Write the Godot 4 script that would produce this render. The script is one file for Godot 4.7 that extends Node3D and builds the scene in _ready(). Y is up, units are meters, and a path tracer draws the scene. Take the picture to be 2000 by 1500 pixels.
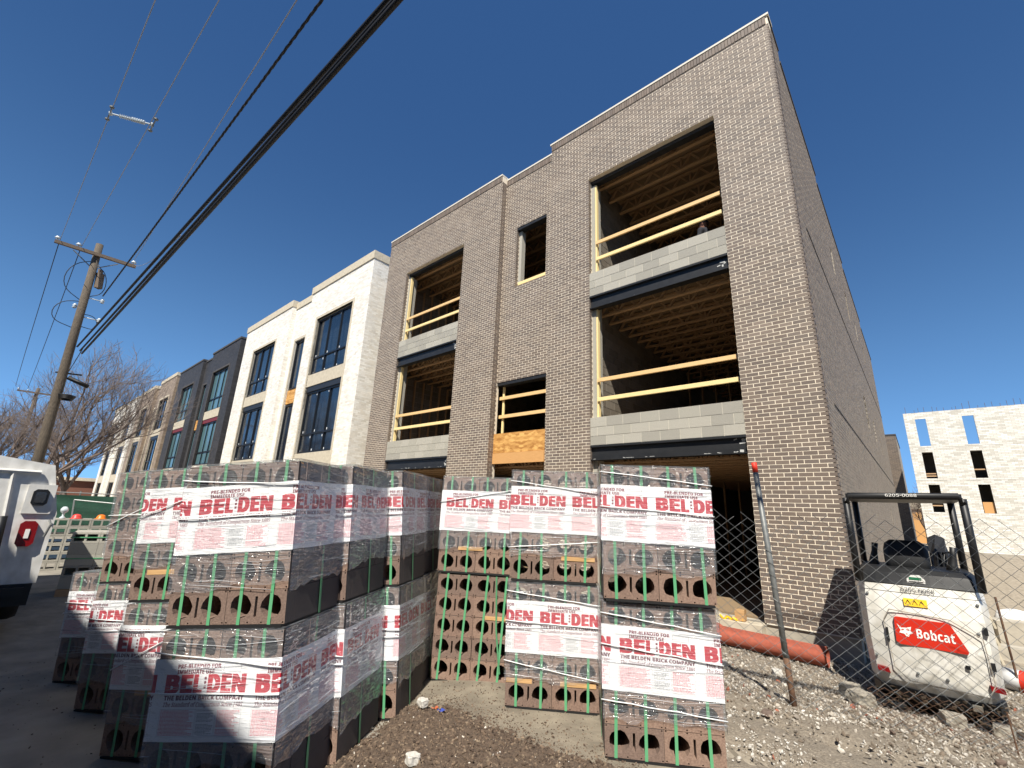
extends Node3D
# ---------------------------------------------------------------- frame constants
const EYE := 1.68
var rng := RandomNumberGenerator.new()
var DL := Vector3(sin(deg_to_rad(-48.02)), 0, -cos(deg_to_rad(-48.02)))   # along the facades, away to the left
var DN := Vector3(cos(deg_to_rad(-48.02)), 0, sin(deg_to_rad(-48.02)))    # into the block
var S0 := 0.886
var K0 := 8.4885
var M := {}
var names := {}
var noise_a := FastNoiseLite.new()
var noise_b := FastNoiseLite.new()

# ---------------------------------------------------------------- mesh helpers
class Geo:
	var v := PackedVector3Array()
	var uv := PackedVector2Array()
	func tri(a, b, c, ua = Vector2.ZERO, ub = Vector2.ZERO, uc = Vector2.ZERO):
		v.append(a); v.append(b); v.append(c); uv.append(ua); uv.append(ub); uv.append(uc)
	# corners clockwise seen from outside
	func quad(a, b, c, d, ua = Vector2.ZERO, ub = Vector2.ZERO, uc = Vector2.ZERO, ud = Vector2.ZERO):
		tri(a, b, c, ua, ub, uc); tri(a, c, d, ua, uc, ud)
	func box(c: Vector3, s: Vector3, bs: Basis = Basis.IDENTITY):
		var x = bs.x * s.x * 0.5; var y = bs.y * s.y * 0.5; var z = bs.z * s.z * 0.5
		quad(c - x + y + z, c + x + y + z, c + x - y + z, c - x - y + z)
		quad(c + x + y - z, c - x + y - z, c - x - y - z, c + x - y - z)
		quad(c + x + y + z, c + x + y - z, c + x - y - z, c + x - y + z)
		quad(c - x + y - z, c - x + y + z, c - x - y + z, c - x - y - z)
		quad(c - x + y - z, c + x + y - z, c + x + y + z, c - x + y + z)
		quad(c - x - y + z, c + x - y + z, c + x - y - z, c - x - y - z)
	func ab(x0, x1, y0, y1, z0, z1):
		box(Vector3((x0 + x1) * 0.5, (y0 + y1) * 0.5, (z0 + z1) * 0.5), Vector3(absf(x1 - x0), absf(y1 - y0), absf(z1 - z0)))
	# box with chamfered long edges (prism of an octagon in local xy, extruded along z)
	func cbox(c: Vector3, s: Vector3, ch: float, bs: Basis = Basis.IDENTITY):
		var hx = s.x * 0.5; var hy = s.y * 0.5
		var p = [Vector2(-hx + ch, hy), Vector2(hx - ch, hy), Vector2(hx, hy - ch), Vector2(hx, -hy + ch), Vector2(hx - ch, -hy), Vector2(-hx + ch, -hy), Vector2(-hx, -hy + ch), Vector2(-hx, hy - ch)]
		prism(p, -s.z * 0.5, s.z * 0.5, Transform3D(bs, c))
	# pts clockwise seen from +z
	func prism(p: Array, z0: float, z1: float, t: Transform3D = Transform3D.IDENTITY):
		var n = p.size(); var cc = Vector2.ZERO
		for q in p: cc += q
		cc /= n
		for i in n:
			var a = p[i]; var b = p[(i + 1) % n]
			tri(t * Vector3(cc.x, cc.y, z1), t * Vector3(a.x, a.y, z1), t * Vector3(b.x, b.y, z1))
			tri(t * Vector3(cc.x, cc.y, z0), t * Vector3(b.x, b.y, z0), t * Vector3(a.x, a.y, z0))
			quad(t * Vector3(a.x, a.y, z1), t * Vector3(a.x, a.y, z0), t * Vector3(b.x, b.y, z0), t * Vector3(b.x, b.y, z1))
	func tube(path: Array, rad, sides := 8, caps := true):
		var rings = []
		var up = Vector3.UP
		for i in path.size():
			var d: Vector3 = (path[mini(i + 1, path.size() - 1)] - path[maxi(i - 1, 0)]).normalized()
			if absf(d.dot(up)) > 0.97: up = Vector3.RIGHT if absf(d.x) < 0.9 else Vector3.BACK
			var x = d.cross(up).normalized(); var y = x.cross(d).normalized(); up = y
			var r = rad[i] if rad is Array else rad
			var ring = []
			for k in sides:
				var a = TAU * k / sides
				ring.append(path[i] + (x * cos(a) + y * sin(a)) * r)
			rings.append(ring)
		for i in rings.size() - 1:
			for k in sides:
				var k2 = (k + 1) % sides
				quad(rings[i][k], rings[i][k2], rings[i + 1][k2], rings[i + 1][k])
		if caps:
			for k in range(1, sides - 1):
				tri(rings[0][0], rings[0][k + 1], rings[0][k])
				tri(rings[-1][0], rings[-1][k], rings[-1][k + 1])
	# revolve profile [[r,y],...] about y at c
	func lathe(c: Vector3, prof: Array, sides := 14, bs: Basis = Basis.IDENTITY):
		for i in prof.size() - 1:
			for k in sides:
				var a0 = TAU * k / sides; var a1 = TAU * (k + 1) / sides
				var p0 = c + bs * Vector3(cos(a0) * prof[i][0], prof[i][1], sin(a0) * prof[i][0])
				var p1 = c + bs * Vector3(cos(a1) * prof[i][0], prof[i][1], sin(a1) * prof[i][0])
				var p2 = c + bs * Vector3(cos(a1) * prof[i + 1][0], prof[i + 1][1], sin(a1) * prof[i + 1][0])
				var p3 = c + bs * Vector3(cos(a0) * prof[i + 1][0], prof[i + 1][1], sin(a0) * prof[i + 1][0])
				quad(p0, p1, p2, p3)
	func mesh(smooth := false) -> ArrayMesh:
		var st := SurfaceTool.new(); st.begin(Mesh.PRIMITIVE_TRIANGLES)
		st.set_smooth_group(0 if smooth else -1)
		for i in v.size():
			st.set_uv(uv[i]); st.add_vertex(v[i])
		if smooth: st.index()
		st.generate_normals()
		return st.commit()

func part(called: String, mesh: Mesh, mat: Material, parent: Node3D) -> MeshInstance3D:
	var o := MeshInstance3D.new(); o.name = called; o.mesh = mesh
	if mat: o.material_override = mat
	parent.add_child(o, true)
	return o
func numbered(called: String) -> String:
	if not names.has(called):
		names[called] = 0; return called
	names[called] += 1
	return "%s_%03d" % [called, names[called]]
func thing(called: String, label: String, category: String, at := Vector3.ZERO, turn := 0.0, group := "") -> Node3D:
	var o := Node3D.new(); o.name = numbered(called); add_child(o)
	o.position = at; o.rotation.y = turn
	o.set_meta("label", label); o.set_meta("category", category)
	if group != "": o.set_meta("group", group)
	return o
func single(called: String, mesh: Mesh, mat: Material, label: String, category: String, group := "") -> MeshInstance3D:
	var o := part(numbered(called), mesh, mat, self)
	o.set_meta("label", label); o.set_meta("category", category)
	if group != "": o.set_meta("group", group)
	return o
func structure(called: String, mesh: Mesh, mat: Material) -> MeshInstance3D:
	var o := part(called, mesh, mat, self); o.set_meta("kind", "structure"); return o
func stuff(o: Node3D) -> Node3D:
	o.set_meta("kind", "stuff"); return o
func multi(called: String, mesh: Mesh, mat: Material, xf: Array, cols: Array, parent: Node3D) -> MultiMeshInstance3D:
	var mm := MultiMesh.new(); mm.transform_format = MultiMesh.TRANSFORM_3D
	if cols.size() > 0: mm.use_colors = true
	mm.mesh = mesh; mm.instance_count = xf.size()
	for i in xf.size():
		mm.set_instance_transform(i, xf[i])
		if cols.size() > 0: mm.set_instance_color(i, cols[i])
	var o := MultiMeshInstance3D.new(); o.name = called; o.multimesh = mm; o.material_override = mat
	parent.add_child(o, true); o.set_meta("kind", "stuff")
	return o

# ---------------------------------------------------------------- materials
func noise_tex(seed_: int, freq: float, c0: Color, c1: Color, size := 256, oct := 4) -> ImageTexture:
	var n := FastNoiseLite.new(); n.seed = seed_; n.frequency = freq; n.fractal_octaves = oct
	var im := n.get_seamless_image(size, size)
	im.convert(Image.FORMAT_RGB8)
	for y in size:
		for x in size:
			im.set_pixel(x, y, c0.lerp(c1, im.get_pixel(x, y).r))
	im.generate_mipmaps()
	return ImageTexture.create_from_image(im)
func bump_tex(seed_: int, freq: float, strength: float, size := 256, oct := 4) -> ImageTexture:
	var n := FastNoiseLite.new(); n.seed = seed_; n.frequency = freq; n.fractal_octaves = oct
	var im := n.get_seamless_image(size, size)
	im.convert(Image.FORMAT_RGB8)
	im.bump_map_to_normal_map(strength); im.generate_mipmaps()
	return ImageTexture.create_from_image(im)
func mat(col: Color, rough := 0.8, metal := 0.0) -> StandardMaterial3D:
	var m := StandardMaterial3D.new(); m.albedo_color = col; m.roughness = rough; m.metallic = metal
	return m
func tmat(c0: Color, c1: Color, scale: Vector3, rough := 0.85, seed_ := 1, freq := 0.02, bump := 0.0, oct := 4) -> StandardMaterial3D:
	var m := StandardMaterial3D.new(); m.roughness = rough
	m.albedo_texture = noise_tex(seed_, freq, c0, c1, 256, oct)
	m.uv1_triplanar = true; m.uv1_world_triplanar = true; m.uv1_scale = scale
	if bump > 0.0:
		m.normal_enabled = true; m.normal_texture = bump_tex(seed_ + 50, freq * 2.0, bump); m.normal_scale = 1.0
	return m
func S(r, g, b) -> Color: return Color(r / 255.0, g / 255.0, b / 255.0)

func make_materials():
	M.mortar = tmat(S(222, 209, 187), S(240, 228, 208), Vector3.ONE * 0.8, 0.95, 3)
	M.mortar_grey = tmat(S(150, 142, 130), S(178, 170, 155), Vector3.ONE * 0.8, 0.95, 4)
	M.mortar_dark = mat(S(70, 68, 68), 0.9)
	M.mortar_white = tmat(S(216, 211, 200), S(230, 225, 214), Vector3.ONE * 0.8, 0.95, 5)
	var bv := mat(Color.WHITE, 0.62); bv.vertex_color_use_as_albedo = true
	bv.albedo_texture = noise_tex(9, 0.03, S(232, 232, 232), S(255, 255, 255)); bv.uv1_triplanar = true; bv.uv1_world_triplanar = true; bv.uv1_scale = Vector3.ONE * 1.3
	M.brick_var = bv
	M.brown = []
	for c in [S(122, 108, 97), S(115, 102, 92), S(128, 114, 102), S(119, 107, 98)]:
		var m := mat(c, 0.6); m.albedo_texture = noise_tex(11, 0.06, S(226, 226, 226), S(255, 255, 255)); m.uv1_triplanar = true; m.uv1_world_triplanar = true; m.uv1_scale = Vector3.ONE * 2.0
		M.brown.append(m)
	M.cmu = []
	for c in [[S(150, 147, 136), S(178, 174, 162)], [S(158, 154, 143), S(186, 182, 170)], [S(142, 139, 130), S(170, 166, 155)]]:
		M.cmu.append(tmat(c[0], c[1], Vector3.ONE * 3.0, 0.95, 21, 0.09, 3.0))
	M.cmu_joint = tmat(S(185, 180, 166), S(205, 199, 186), Vector3.ONE, 0.95, 22)
	M.concrete = tmat(S(150, 143, 130), S(190, 182, 166), Vector3.ONE * 0.5, 0.92, 23, 0.02, 1.0, 5)
	M.steel_black = tmat(S(30, 31, 33), S(44, 45, 47), Vector3.ONE * 1.0, 0.45, 24)
	M.flake = mat(S(190, 190, 186), 0.8)
	M.lumber = tmat(S(212, 172, 116), S(234, 200, 146), Vector3(0.8, 7.0, 7.0), 0.75, 25, 0.03)
	M.lumber_yellow = tmat(S(226, 200, 138), S(242, 220, 164), Vector3(0.8, 7.0, 7.0), 0.75, 26, 0.03)
	M.lumber_dull = tmat(S(166, 134, 100), S(194, 160, 122), Vector3(0.8, 6.0, 6.0), 0.85, 27, 0.03)
	var on := FastNoiseLite.new(); on.seed = 71; on.noise_type = FastNoiseLite.TYPE_CELLULAR; on.cellular_return_type = FastNoiseLite.RETURN_CELL_VALUE; on.frequency = 0.05; on.domain_warp_enabled = true; on.domain_warp_amplitude = 14.0; on.fractal_type = FastNoiseLite.FRACTAL_NONE
	var oi := on.get_seamless_image(256, 256); oi.convert(Image.FORMAT_RGB8)
	for y in 256:
		for x in 256: oi.set_pixel(x, y, S(158, 106, 48).lerp(S(226, 178, 106), oi.get_pixel(x, y).r))
	oi.generate_mipmaps()
	M.osb = mat(Color.WHITE, 0.85); M.osb.albedo_texture = ImageTexture.create_from_image(oi); M.osb.uv1_triplanar = true; M.osb.uv1_world_triplanar = true; M.osb.uv1_scale = Vector3(0.9, 1.6, 0.9)
	M.deck = tmat(S(122, 104, 80), S(150, 128, 100), Vector3(3, 3, 3), 0.9, 28, 0.05, 0.0, 2)
	M.ply = tmat(S(186, 138, 84), S(212, 164, 106), Vector3(1, 6, 1), 0.8, 29, 0.03)
	M.cap = mat(S(214, 208, 194), 0.6)
	M.limestone = tmat(S(176, 166, 146), S(204, 194, 174), Vector3.ONE, 0.9, 30)
	M.frame = mat(S(22, 24, 28), 0.4)
	var gl := mat(S(40, 58, 76), 0.06); gl.metallic_specular = 0.8; M.glass = gl
	var gt := mat(S(86, 118, 124), 0.12); gt.metallic_specular = 0.7; M.glass_teal = gt
	gl.transparency = BaseMaterial3D.TRANSPARENCY_ALPHA; gl.albedo_color = Color(0.10, 0.15, 0.21, 0.45)
	M.sheeting = mat(S(110, 132, 152), 0.5)
	M.sticker = mat(S(225, 228, 230), 0.7)
	M.interior = tmat(S(138, 132, 122), S(160, 154, 144), Vector3.ONE, 0.95, 38)
	M.maroon = mat(S(110, 36, 42), 0.6)
	# pallets
	M.core = []
	for c in [[S(110, 89, 78), S(144, 120, 106)], [S(118, 95, 83), S(152, 128, 112)], [S(102, 84, 75), S(134, 113, 101)]]:
		M.core.append(tmat(c[0], c[1], Vector3.ONE * 4.0, 0.92, 31, 0.05, 2.0))
	M.fired_face = tmat(S(70, 63, 60), S(94, 86, 82), Vector3.ONE * 6.0, 0.8, 33, 0.1, 3.0)
	var sp := mat(S(92, 158, 114), 0.35); M.strap = sp
	var fm := mat(Color(0.82, 0.84, 0.87, 0.13), 0.12); fm.transparency = BaseMaterial3D.TRANSPARENCY_ALPHA; fm.cull_mode = BaseMaterial3D.CULL_DISABLED
	fm.metallic_specular = 1.0; fm.normal_enabled = true; fm.normal_texture = bump_tex(35, 0.02, 16.0, 256, 4); fm.normal_scale = 1.2
	fm.uv1_triplanar = true; fm.uv1_world_triplanar = true; fm.uv1_scale = Vector3(0.9, 9.0, 0.9)
	M.film = fm
	var fl := fm.duplicate(); fl.albedo_color = Color(0.80, 0.82, 0.85, 0.20); M.film_thick = fl
	var ff := mat(Color(0.88, 0.90, 0.92, 0.42), 0.14); ff.transparency = BaseMaterial3D.TRANSPARENCY_ALPHA; ff.cull_mode = BaseMaterial3D.CULL_DISABLED; ff.metallic_specular = 1.0; M.fold = ff
	M.cord = mat(S(222, 224, 224), 0.35)
	M.rubber = mat(S(24, 24, 25), 0.6)
	M.shim = tmat(S(176, 138, 92), S(202, 164, 116), Vector3(1, 8, 1), 0.85, 37)
	# vehicles and metal
	M.white_paint = tmat(S(196, 194, 188), S(236, 235, 231), Vector3(1.5, 0.6, 1.5), 0.4, 40, 0.03, 0.0, 5)
	var wp := mat(S(232, 231, 226), 0.3); wp.clearcoat_enabled = true; wp.clearcoat = 0.4
	wp.albedo_texture = noise_tex(41, 0.03, S(200, 196, 186), S(255, 255, 255), 256, 6); wp.uv1_triplanar = true; wp.uv1_scale = Vector3.ONE * 0.8
	M.machine_white = wp
	M.black_plastic = tmat(S(18, 19, 21), S(30, 31, 33), Vector3.ONE * 2.0, 0.5, 42)
	M.red_panel = mat(S(196, 44, 26), 0.35)
	M.red_lens = mat(S(126, 16, 20), 0.2)
	M.yellow = mat(S(236, 190, 30), 0.5)
	M.white_print = mat(S(238, 236, 230), 0.5)
	M.black_print = mat(S(24, 24, 26), 0.6)
	M.green_print = mat(S(28, 110, 74), 0.6)
	M.galv = tmat(S(104, 107, 107), S(138, 140, 138), Vector3.ONE * 3.0, 0.5, 43); M.galv.metallic = 0.35
	M.rust = tmat(S(84, 62, 48), S(118, 88, 66), Vector3.ONE * 5.0, 0.85, 44)
	M.red_mark = mat(S(214, 52, 30), 0.6)
	M.clay = tmat(S(142, 70, 52), S(176, 98, 76), Vector3.ONE * 2.0, 0.85, 45, 0.03, 1.0, 5)
	M.wood_pole = tmat(S(64, 58, 51), S(124, 112, 97), Vector3(7, 0.5, 7), 0.95, 46, 0.03, 4.0, 5)
	M.wood_arm = tmat(S(88, 76, 66), S(124, 110, 96), Vector3(6, 6, 6), 0.95, 47)
	M.cable = mat(S(22, 22, 26), 0.6)
	M.wire = mat(S(150, 152, 156), 0.4, 0.3)
	M.porcelain = mat(S(196, 204, 208), 0.2)
	M.bark = tmat(S(92, 80, 74), S(122, 108, 100), Vector3.ONE * 2.0, 0.95, 48)
	M.twig = mat(S(118, 106, 99), 0.95)
	M.screen = tmat(S(24, 62, 48), S(34, 80, 62), Vector3(2, 2, 2), 0.8, 49)
	M.tarp_white = mat(S(226, 226, 224), 0.6)
	M.stone_l = tmat(S(128, 122, 110), S(164, 157, 144), Vector3.ONE * 6.0, 0.95, 51)
	M.stone_w = tmat(S(168, 164, 156), S(204, 200, 192), Vector3.ONE * 8.0, 0.8, 52)
	# ground
	M.paving = tmat(S(104, 96, 84), S(138, 129, 113), Vector3.ONE * 0.35, 0.95, 61, 0.025, 1.5, 5)
	M.slab = tmat(S(118, 113, 104), S(150, 144, 132), Vector3.ONE * 0.3, 0.95, 62, 0.02, 1.2, 5)
	M.soil = tmat(S(62, 51, 42), S(104, 88, 73), Vector3.ONE * 2.2, 0.98, 63, 0.05, 6.0, 5)
	M.gravel = tmat(S(104, 95, 83), S(150, 140, 125), Vector3.ONE * 1.6, 0.97, 64, 0.08, 5.0, 5)
	M.gravel_var = mat(Color.WHITE, 0.95); M.gravel_var.vertex_color_use_as_albedo = true
	M.site = tmat(S(124, 115, 101), S(164, 154, 138), Vector3.ONE * 0.9, 0.97, 66, 0.05, 1.0, 5)
	M.far_ground = tmat(S(112, 106, 94), S(142, 134, 120), Vector3.ONE * 0.1, 0.97, 65)

# ---------------------------------------------------------------- text
func font(fname: String, weight := 400) -> SystemFont:
	var f := SystemFont.new(); f.font_names = PackedStringArray([fname]); f.font_weight = weight
	return f
func text_tris(t: String, f: Font) -> PackedVector3Array:
	var tm := TextMesh.new(); tm.text = t; tm.font = f; tm.font_size = 64; tm.pixel_size = 0.01; tm.depth = 0.0; tm.curve_step = 3.0
	var a = tm.get_mesh_arrays(); var out := PackedVector3Array()
	if a.size() == 0: return out
	var vv = a[Mesh.ARRAY_VERTEX]; var ii = a[Mesh.ARRAY_INDEX]; var nn = a[Mesh.ARRAY_NORMAL]
	if ii == null or ii.size() == 0:
		for i in vv.size(): out.append(vv[i])
		return out
	for i in range(0, ii.size(), 3):
		if nn != null and nn[ii[i]].z < -0.5: continue
		out.append(vv[ii[i]]); out.append(vv[ii[i + 1]]); out.append(vv[ii[i + 2]])
	return out
func bounds2(p: PackedVector3Array) -> Rect2:
	var r := Rect2(p[0].x, p[0].y, 0, 0)
	for q in p: r = r.expand(Vector2(q.x, q.y))
	return r
# a flat lettering mesh fitted into width w and height h, base at origin left, facing +z
func letter_mesh(t: String, f: Font, w: float, h: float, shear := 0.0) -> ArrayMesh:
	var p = text_tris(t, f); var g := Geo.new()
	if p.size() == 0: return null
	var b = bounds2(p)
	for i in range(0, p.size(), 3):
		var q = []
		for k in 3:
			var x = (p[i + k].x - b.position.x) / b.size.x * w; var y = (p[i + k].y - b.position.y) / b.size.y * h
			q.append(Vector3(x + y * shear, y, 0))
		g.tri(q[0], q[1], q[2])
	return g.mesh()
func raster(im: Image, t: String, f: Font, x0: float, y0: float, w: float, h: float, col: Color, shear := 0.0, fat := 0):
	var p = text_tris(t, f)
	if p.size() == 0: return
	var b = bounds2(p)
	for i in range(0, p.size(), 3):
		var q = []
		for k in 3:
			var yy = (p[i + k].y - b.position.y) / b.size.y
			q.append(Vector2(x0 + (p[i + k].x - b.position.x) / b.size.x * w + yy * h * shear, y0 + (1.0 - yy) * h))
		var ymin = int(floor(minf(q[0].y, minf(q[1].y, q[2].y)))); var ymax = int(ceil(maxf(q[0].y, maxf(q[1].y, q[2].y))))
		for y in range(ymin, ymax + 1):
			var yc = y + 0.5; var xa = 1e9; var xb = -1e9
			for e in 3:
				var a = q[e]; var c = q[(e + 1) % 3]
				if (a.y <= yc and c.y > yc) or (c.y <= yc and a.y > yc):
					var xx = a.x + (c.x - a.x) * (yc - a.y) / (c.y - a.y)
					xa = minf(xa, xx); xb = maxf(xb, xx)
			if xb > xa:
				var ix = int(round(xa)); var ib = int(round(xb))
				if ib > ix: im.fill_rect(Rect2i(ix - fat, y - fat / 2, ib - ix + 2 * fat, 1 + fat), col)
func label_texture() -> ImageTexture:
	var W := 1160; var H := 830
	var im := Image.create(W, H, false, Image.FORMAT_RGB8); im.fill(S(238, 239, 240))
	var red := S(188, 16, 42); var dk := S(120, 34, 52); var gr := S(120, 124, 128); var pink := S(204, 70, 90)
	var bold = font("Droid Sans", 700); var ser = font("Droid Serif", 400)
	raster(im, "PRE-BLENDED FOR", bold, 200, 56, 560, 44, dk, 0.0, 2)
	raster(im, "IMMEDIATE USE", bold, 200, 112, 480, 44, dk, 0.0, 2)
	for r in [Rect2i(800, 60, 220, 3), Rect2i(800, 140, 220, 3), Rect2i(800, 60, 3, 83), Rect2i(1017, 60, 3, 83)]: im.fill_rect(r, gr)
	raster(im, "BE", bold, 76, 168, 330, 176, red, 0.0, 13)
	raster(im, "L", bold, 442, 168, 92, 176, red, 0.0, 13)
	for k in 3: im.fill_rect(Rect2i(564, 186 + k * 44, 28, 28), dk)
	raster(im, "DEN", bold, 624, 168, 462, 176, red, 0.0, 13)
	raster(im, "THE BELDEN BRICK COMPANY", bold, 72, 374, 1015, 46, S(96, 30, 50), 0.0, 2)
	raster(im, "The Standard of Comparison Since 1885", ser, 62, 438, 1010, 60, S(112, 36, 56), 0.25, 1)
	var lr := RandomNumberGenerator.new(); lr.seed = 5
	for bx in [[40, 460, pink], [512, 240, gr], [764, 310, pink]]:
		var r := Rect2i(bx[0], 510, bx[1], 265)
		im.fill_rect(Rect2i(r.position.x, r.position.y, r.size.x, 2), gr); im.fill_rect(Rect2i(r.position.x, r.end.y, r.size.x, 2), gr)
		im.fill_rect(Rect2i(r.position.x, r.position.y, 2, r.size.y), gr); im.fill_rect(Rect2i(r.end.x, r.position.y, 2, r.size.y), gr)
		var y = 522
		while y < 760:
			var x = r.position.x + 14
			var stop = r.end.x - 14 - (lr.randi() % 3) * lr.randi() % 90
			while x < stop:
				var wl = lr.randi_range(8, 34)
				im.fill_rect(Rect2i(x, y, mini(wl, stop - x), 6), bx[2]); x += wl + 6
			y += 13 + (14 if lr.randf() < 0.1 else 0)
	im.generate_mipmaps()
	return ImageTexture.create_from_image(im)

# ---------------------------------------------------------------- ground height
func fn(p: Vector3) -> float: return p.dot(DN) - K0        # distance behind the facade plane
func fs(p: Vector3) -> float: return p.dot(DL) - S0        # distance along the facade
func gy(x: float, z: float) -> float:
	var a = smoothstep(-2.2, 0.0, x) * 0.17 - 0.09
	var p = Vector3(x, 0, z)
	var t = smoothstep(-3.6, -1.3, fn(p)) * smoothstep(0.6, 2.2, x)
	return lerpf(a, -0.16, t)
func place(s: float, y: float, n: float) -> Vector3:
	return DL * (S0 + s) + DN * (K0 + n) + Vector3(0, y, 0)
func sheet(x0, x1, z0, z1, nx, nz, f: Callable, m: Material, called: String) -> MeshInstance3D:
	var g := Geo.new(); var hs = []
	for j in nz + 1:
		var row = []
		for i in nx + 1:
			var x = lerpf(x0, x1, float(i) / nx); var z = lerpf(z0, z1, float(j) / nz)
			row.append(Vector3(x, f.call(x, z), z))
		hs.append(row)
	for j in nz:
		for i in nx:
			g.quad(hs[j][i], hs[j][i + 1], hs[j + 1][i + 1], hs[j + 1][i])
	return structure(called, g.mesh(true), m)

# ---------------------------------------------------------------- masonry
# fills a wall (u along +ax, v up) with bricks; openings are [u0,u1,v0,v1]; returns [transforms, colours]
func bricks(org: Vector3, ax: Vector3, out: Vector3, u0: float, u1: float, v0: float, v1: float, holes: Array, L: float, H: float, joint: float, proud: float, cols: Array, spread := 0.06, phase := 0.0) -> Array:
	var xf = []; var cc = []
	var n0 = int(floor(v0 / H + 0.01)); var n1 = int(ceil(v1 / H - 0.01))
	var bs = Basis(ax, Vector3.UP, out)
	for j in range(n0, n1):
		var va = maxf(j * H, v0) + joint * 0.5; var vb = minf((j + 1) * H, v1) - joint * 0.5
		if vb - va < 0.015: continue
		var vm = (va + vb) * 0.5
		var iv = [[u0, u1]]
		for h in holes:
			if vm > h[2] and vm < h[3]:
				var nv = []
				for s in iv:
					if h[1] <= s[0] or h[0] >= s[1]: nv.append(s); continue
					if h[0] > s[0]: nv.append([s[0], h[0]])
					if h[1] < s[1]: nv.append([h[1], s[1]])
				iv = nv
		var off = phase + (L * 0.5 if posmod(j, 2) == 1 else 0.0)
		for s in iv:
			var k = int(floor((s[0] - off) / L))
			while k * L + off < s[1]:
				var a = maxf(k * L + off + joint * 0.5, s[0]); var b = minf((k + 1) * L + off - joint * 0.5, s[1])
				k += 1
				if b - a < 0.025: continue
				var c = org + ax * ((a + b) * 0.5) + Vector3(0, vm, 0) + out * (proud - 0.02 + rng.randf_range(-0.0012, 0.0012))
				xf.append(Transform3D(Basis(bs.x * (b - a), bs.y * (vb - va), bs.z * 0.04), c))
				var col: Color = cols[rng.randi() % cols.size()]
				cc.append((col * (1.0 + rng.randf_range(-spread, spread) + 0.11 * noise_a.get_noise_2d((a + b) * 4.0 + org.z * 9.0, vm * 34.0) + (0.05 if posmod(j * 7919, 13) == 0 else 0.0))).clamp())
	return [xf, cc]
func lin(cs: Array) -> Array:
	var o = []
	for c in cs: o.append(c.srgb_to_linear())
	return o
# mortar panels round openings, as boxes between z=-th and z=0 in local frame
func wall_panels(g: Geo, x0, x1, y0, y1, z0, z1, holes: Array):
	var xs = [x0, x1]; var ys = [y0, y1]
	for h in holes:
		for q in [h[0], h[1]]:
			if q > x0 and q < x1 and not xs.has(q): xs.append(q)
		for q in [h[2], h[3]]:
			if q > y0 and q < y1 and not ys.has(q): ys.append(q)
	xs.sort(); ys.sort()
	for i in xs.size() - 1:
		var j = 0
		while j < ys.size() - 1:
			var xm = (xs[i] + xs[i + 1]) * 0.5
			var blocked = func(jj):
				var ym = (ys[jj] + ys[jj + 1]) * 0.5
				for h in holes:
					if xm > h[0] and xm < h[1] and ym > h[2] and ym < h[3]: return true
				return false
			if blocked.call(j): j += 1; continue
			var e = j
			while e + 1 < ys.size() - 1 and not blocked.call(e + 1): e += 1
			g.ab(xs[i], xs[i + 1], ys[j], ys[e + 1], z0, z1)
			j = e + 1
func soldier(parent: Node3D, called: String, x0: float, x1: float, y0: float, h: float, zf: float, cols: Array):
	var xf = []; var cc = []; var x = x0 + 0.006
	while x + 0.055 < x1:
		xf.append(Transform3D(Basis(Vector3(0.058, 0, 0), Vector3(0, h - 0.012, 0), Vector3(0, 0, 0.05)), Vector3(x + 0.029, y0 + h * 0.5, zf - 0.02)))
		cc.append((cols[rng.randi() % cols.size()] * rng.randf_range(0.9, 1.1)).clamp()); x += 0.0677
	multi(called, BoxMesh.new(), M.brick_var, xf, cc, parent)
func cmu_spandrel(parent: Node3D, x0: float, x1: float, y0: float, y1: float, zf: float):
	var sp := Node3D.new(); sp.name = "spandrel"; parent.add_child(sp, true)
	var g := Geo.new(); g.ab(x0, x1, y0, y1, zf - 0.19, zf - 0.006); part("mortar_bed", g.mesh(), M.cmu_joint, sp)
	var bm := BoxMesh.new(); var rows = [0.19, 0.19, y1 - y0 - 0.38 - 0.03]; var y = y0 + 0.008
	for r in 3:
		var x = x0 - (0.22 if r % 2 == 1 else 0.0)
		while x < x1:
			var a = maxf(x, x0); var b = minf(x + 0.39, x1)
			if b - a > 0.04:
				var o := part("block", bm, M.cmu[rng.randi() % 3], sp)
				o.position = Vector3((a + b) * 0.5, y + rows[r] * 0.5, zf - 0.05); o.scale = Vector3(b - a - 0.002, rows[r], 0.1 + rng.randf_range(-0.002, 0.002))
			x += 0.4
		y += rows[r] + 0.01
func truss_mesh(span: float, h := 0.38) -> ArrayMesh:
	var g := Geo.new()
	g.ab(0, span, 0, 0.038, -0.045, 0.045); g.ab(0, span, h - 0.038, h, -0.045, 0.045)
	var n = int(span / 0.5); var st = span / n
	for i in n:
		var a = Vector3(i * st + 0.02, 0.03, 0); var b = Vector3((i + 0.5) * st, h - 0.03, 0); var c = Vector3((i + 1) * st - 0.02, 0.03, 0)
		for e in [[a, b], [b, c]]:
			var d = e[1] - e[0]
			g.box((e[0] + e[1]) * 0.5, Vector3(d.length(), 0.036, 0.06), Basis(Vector3.BACK, atan2(d.y, d.x)))
		if i % 3 == 1: g.ab(i * st - 0.02, i * st + 0.02, 0.03, h - 0.03, -0.03, 0.03)
	return g.mesh()
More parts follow.
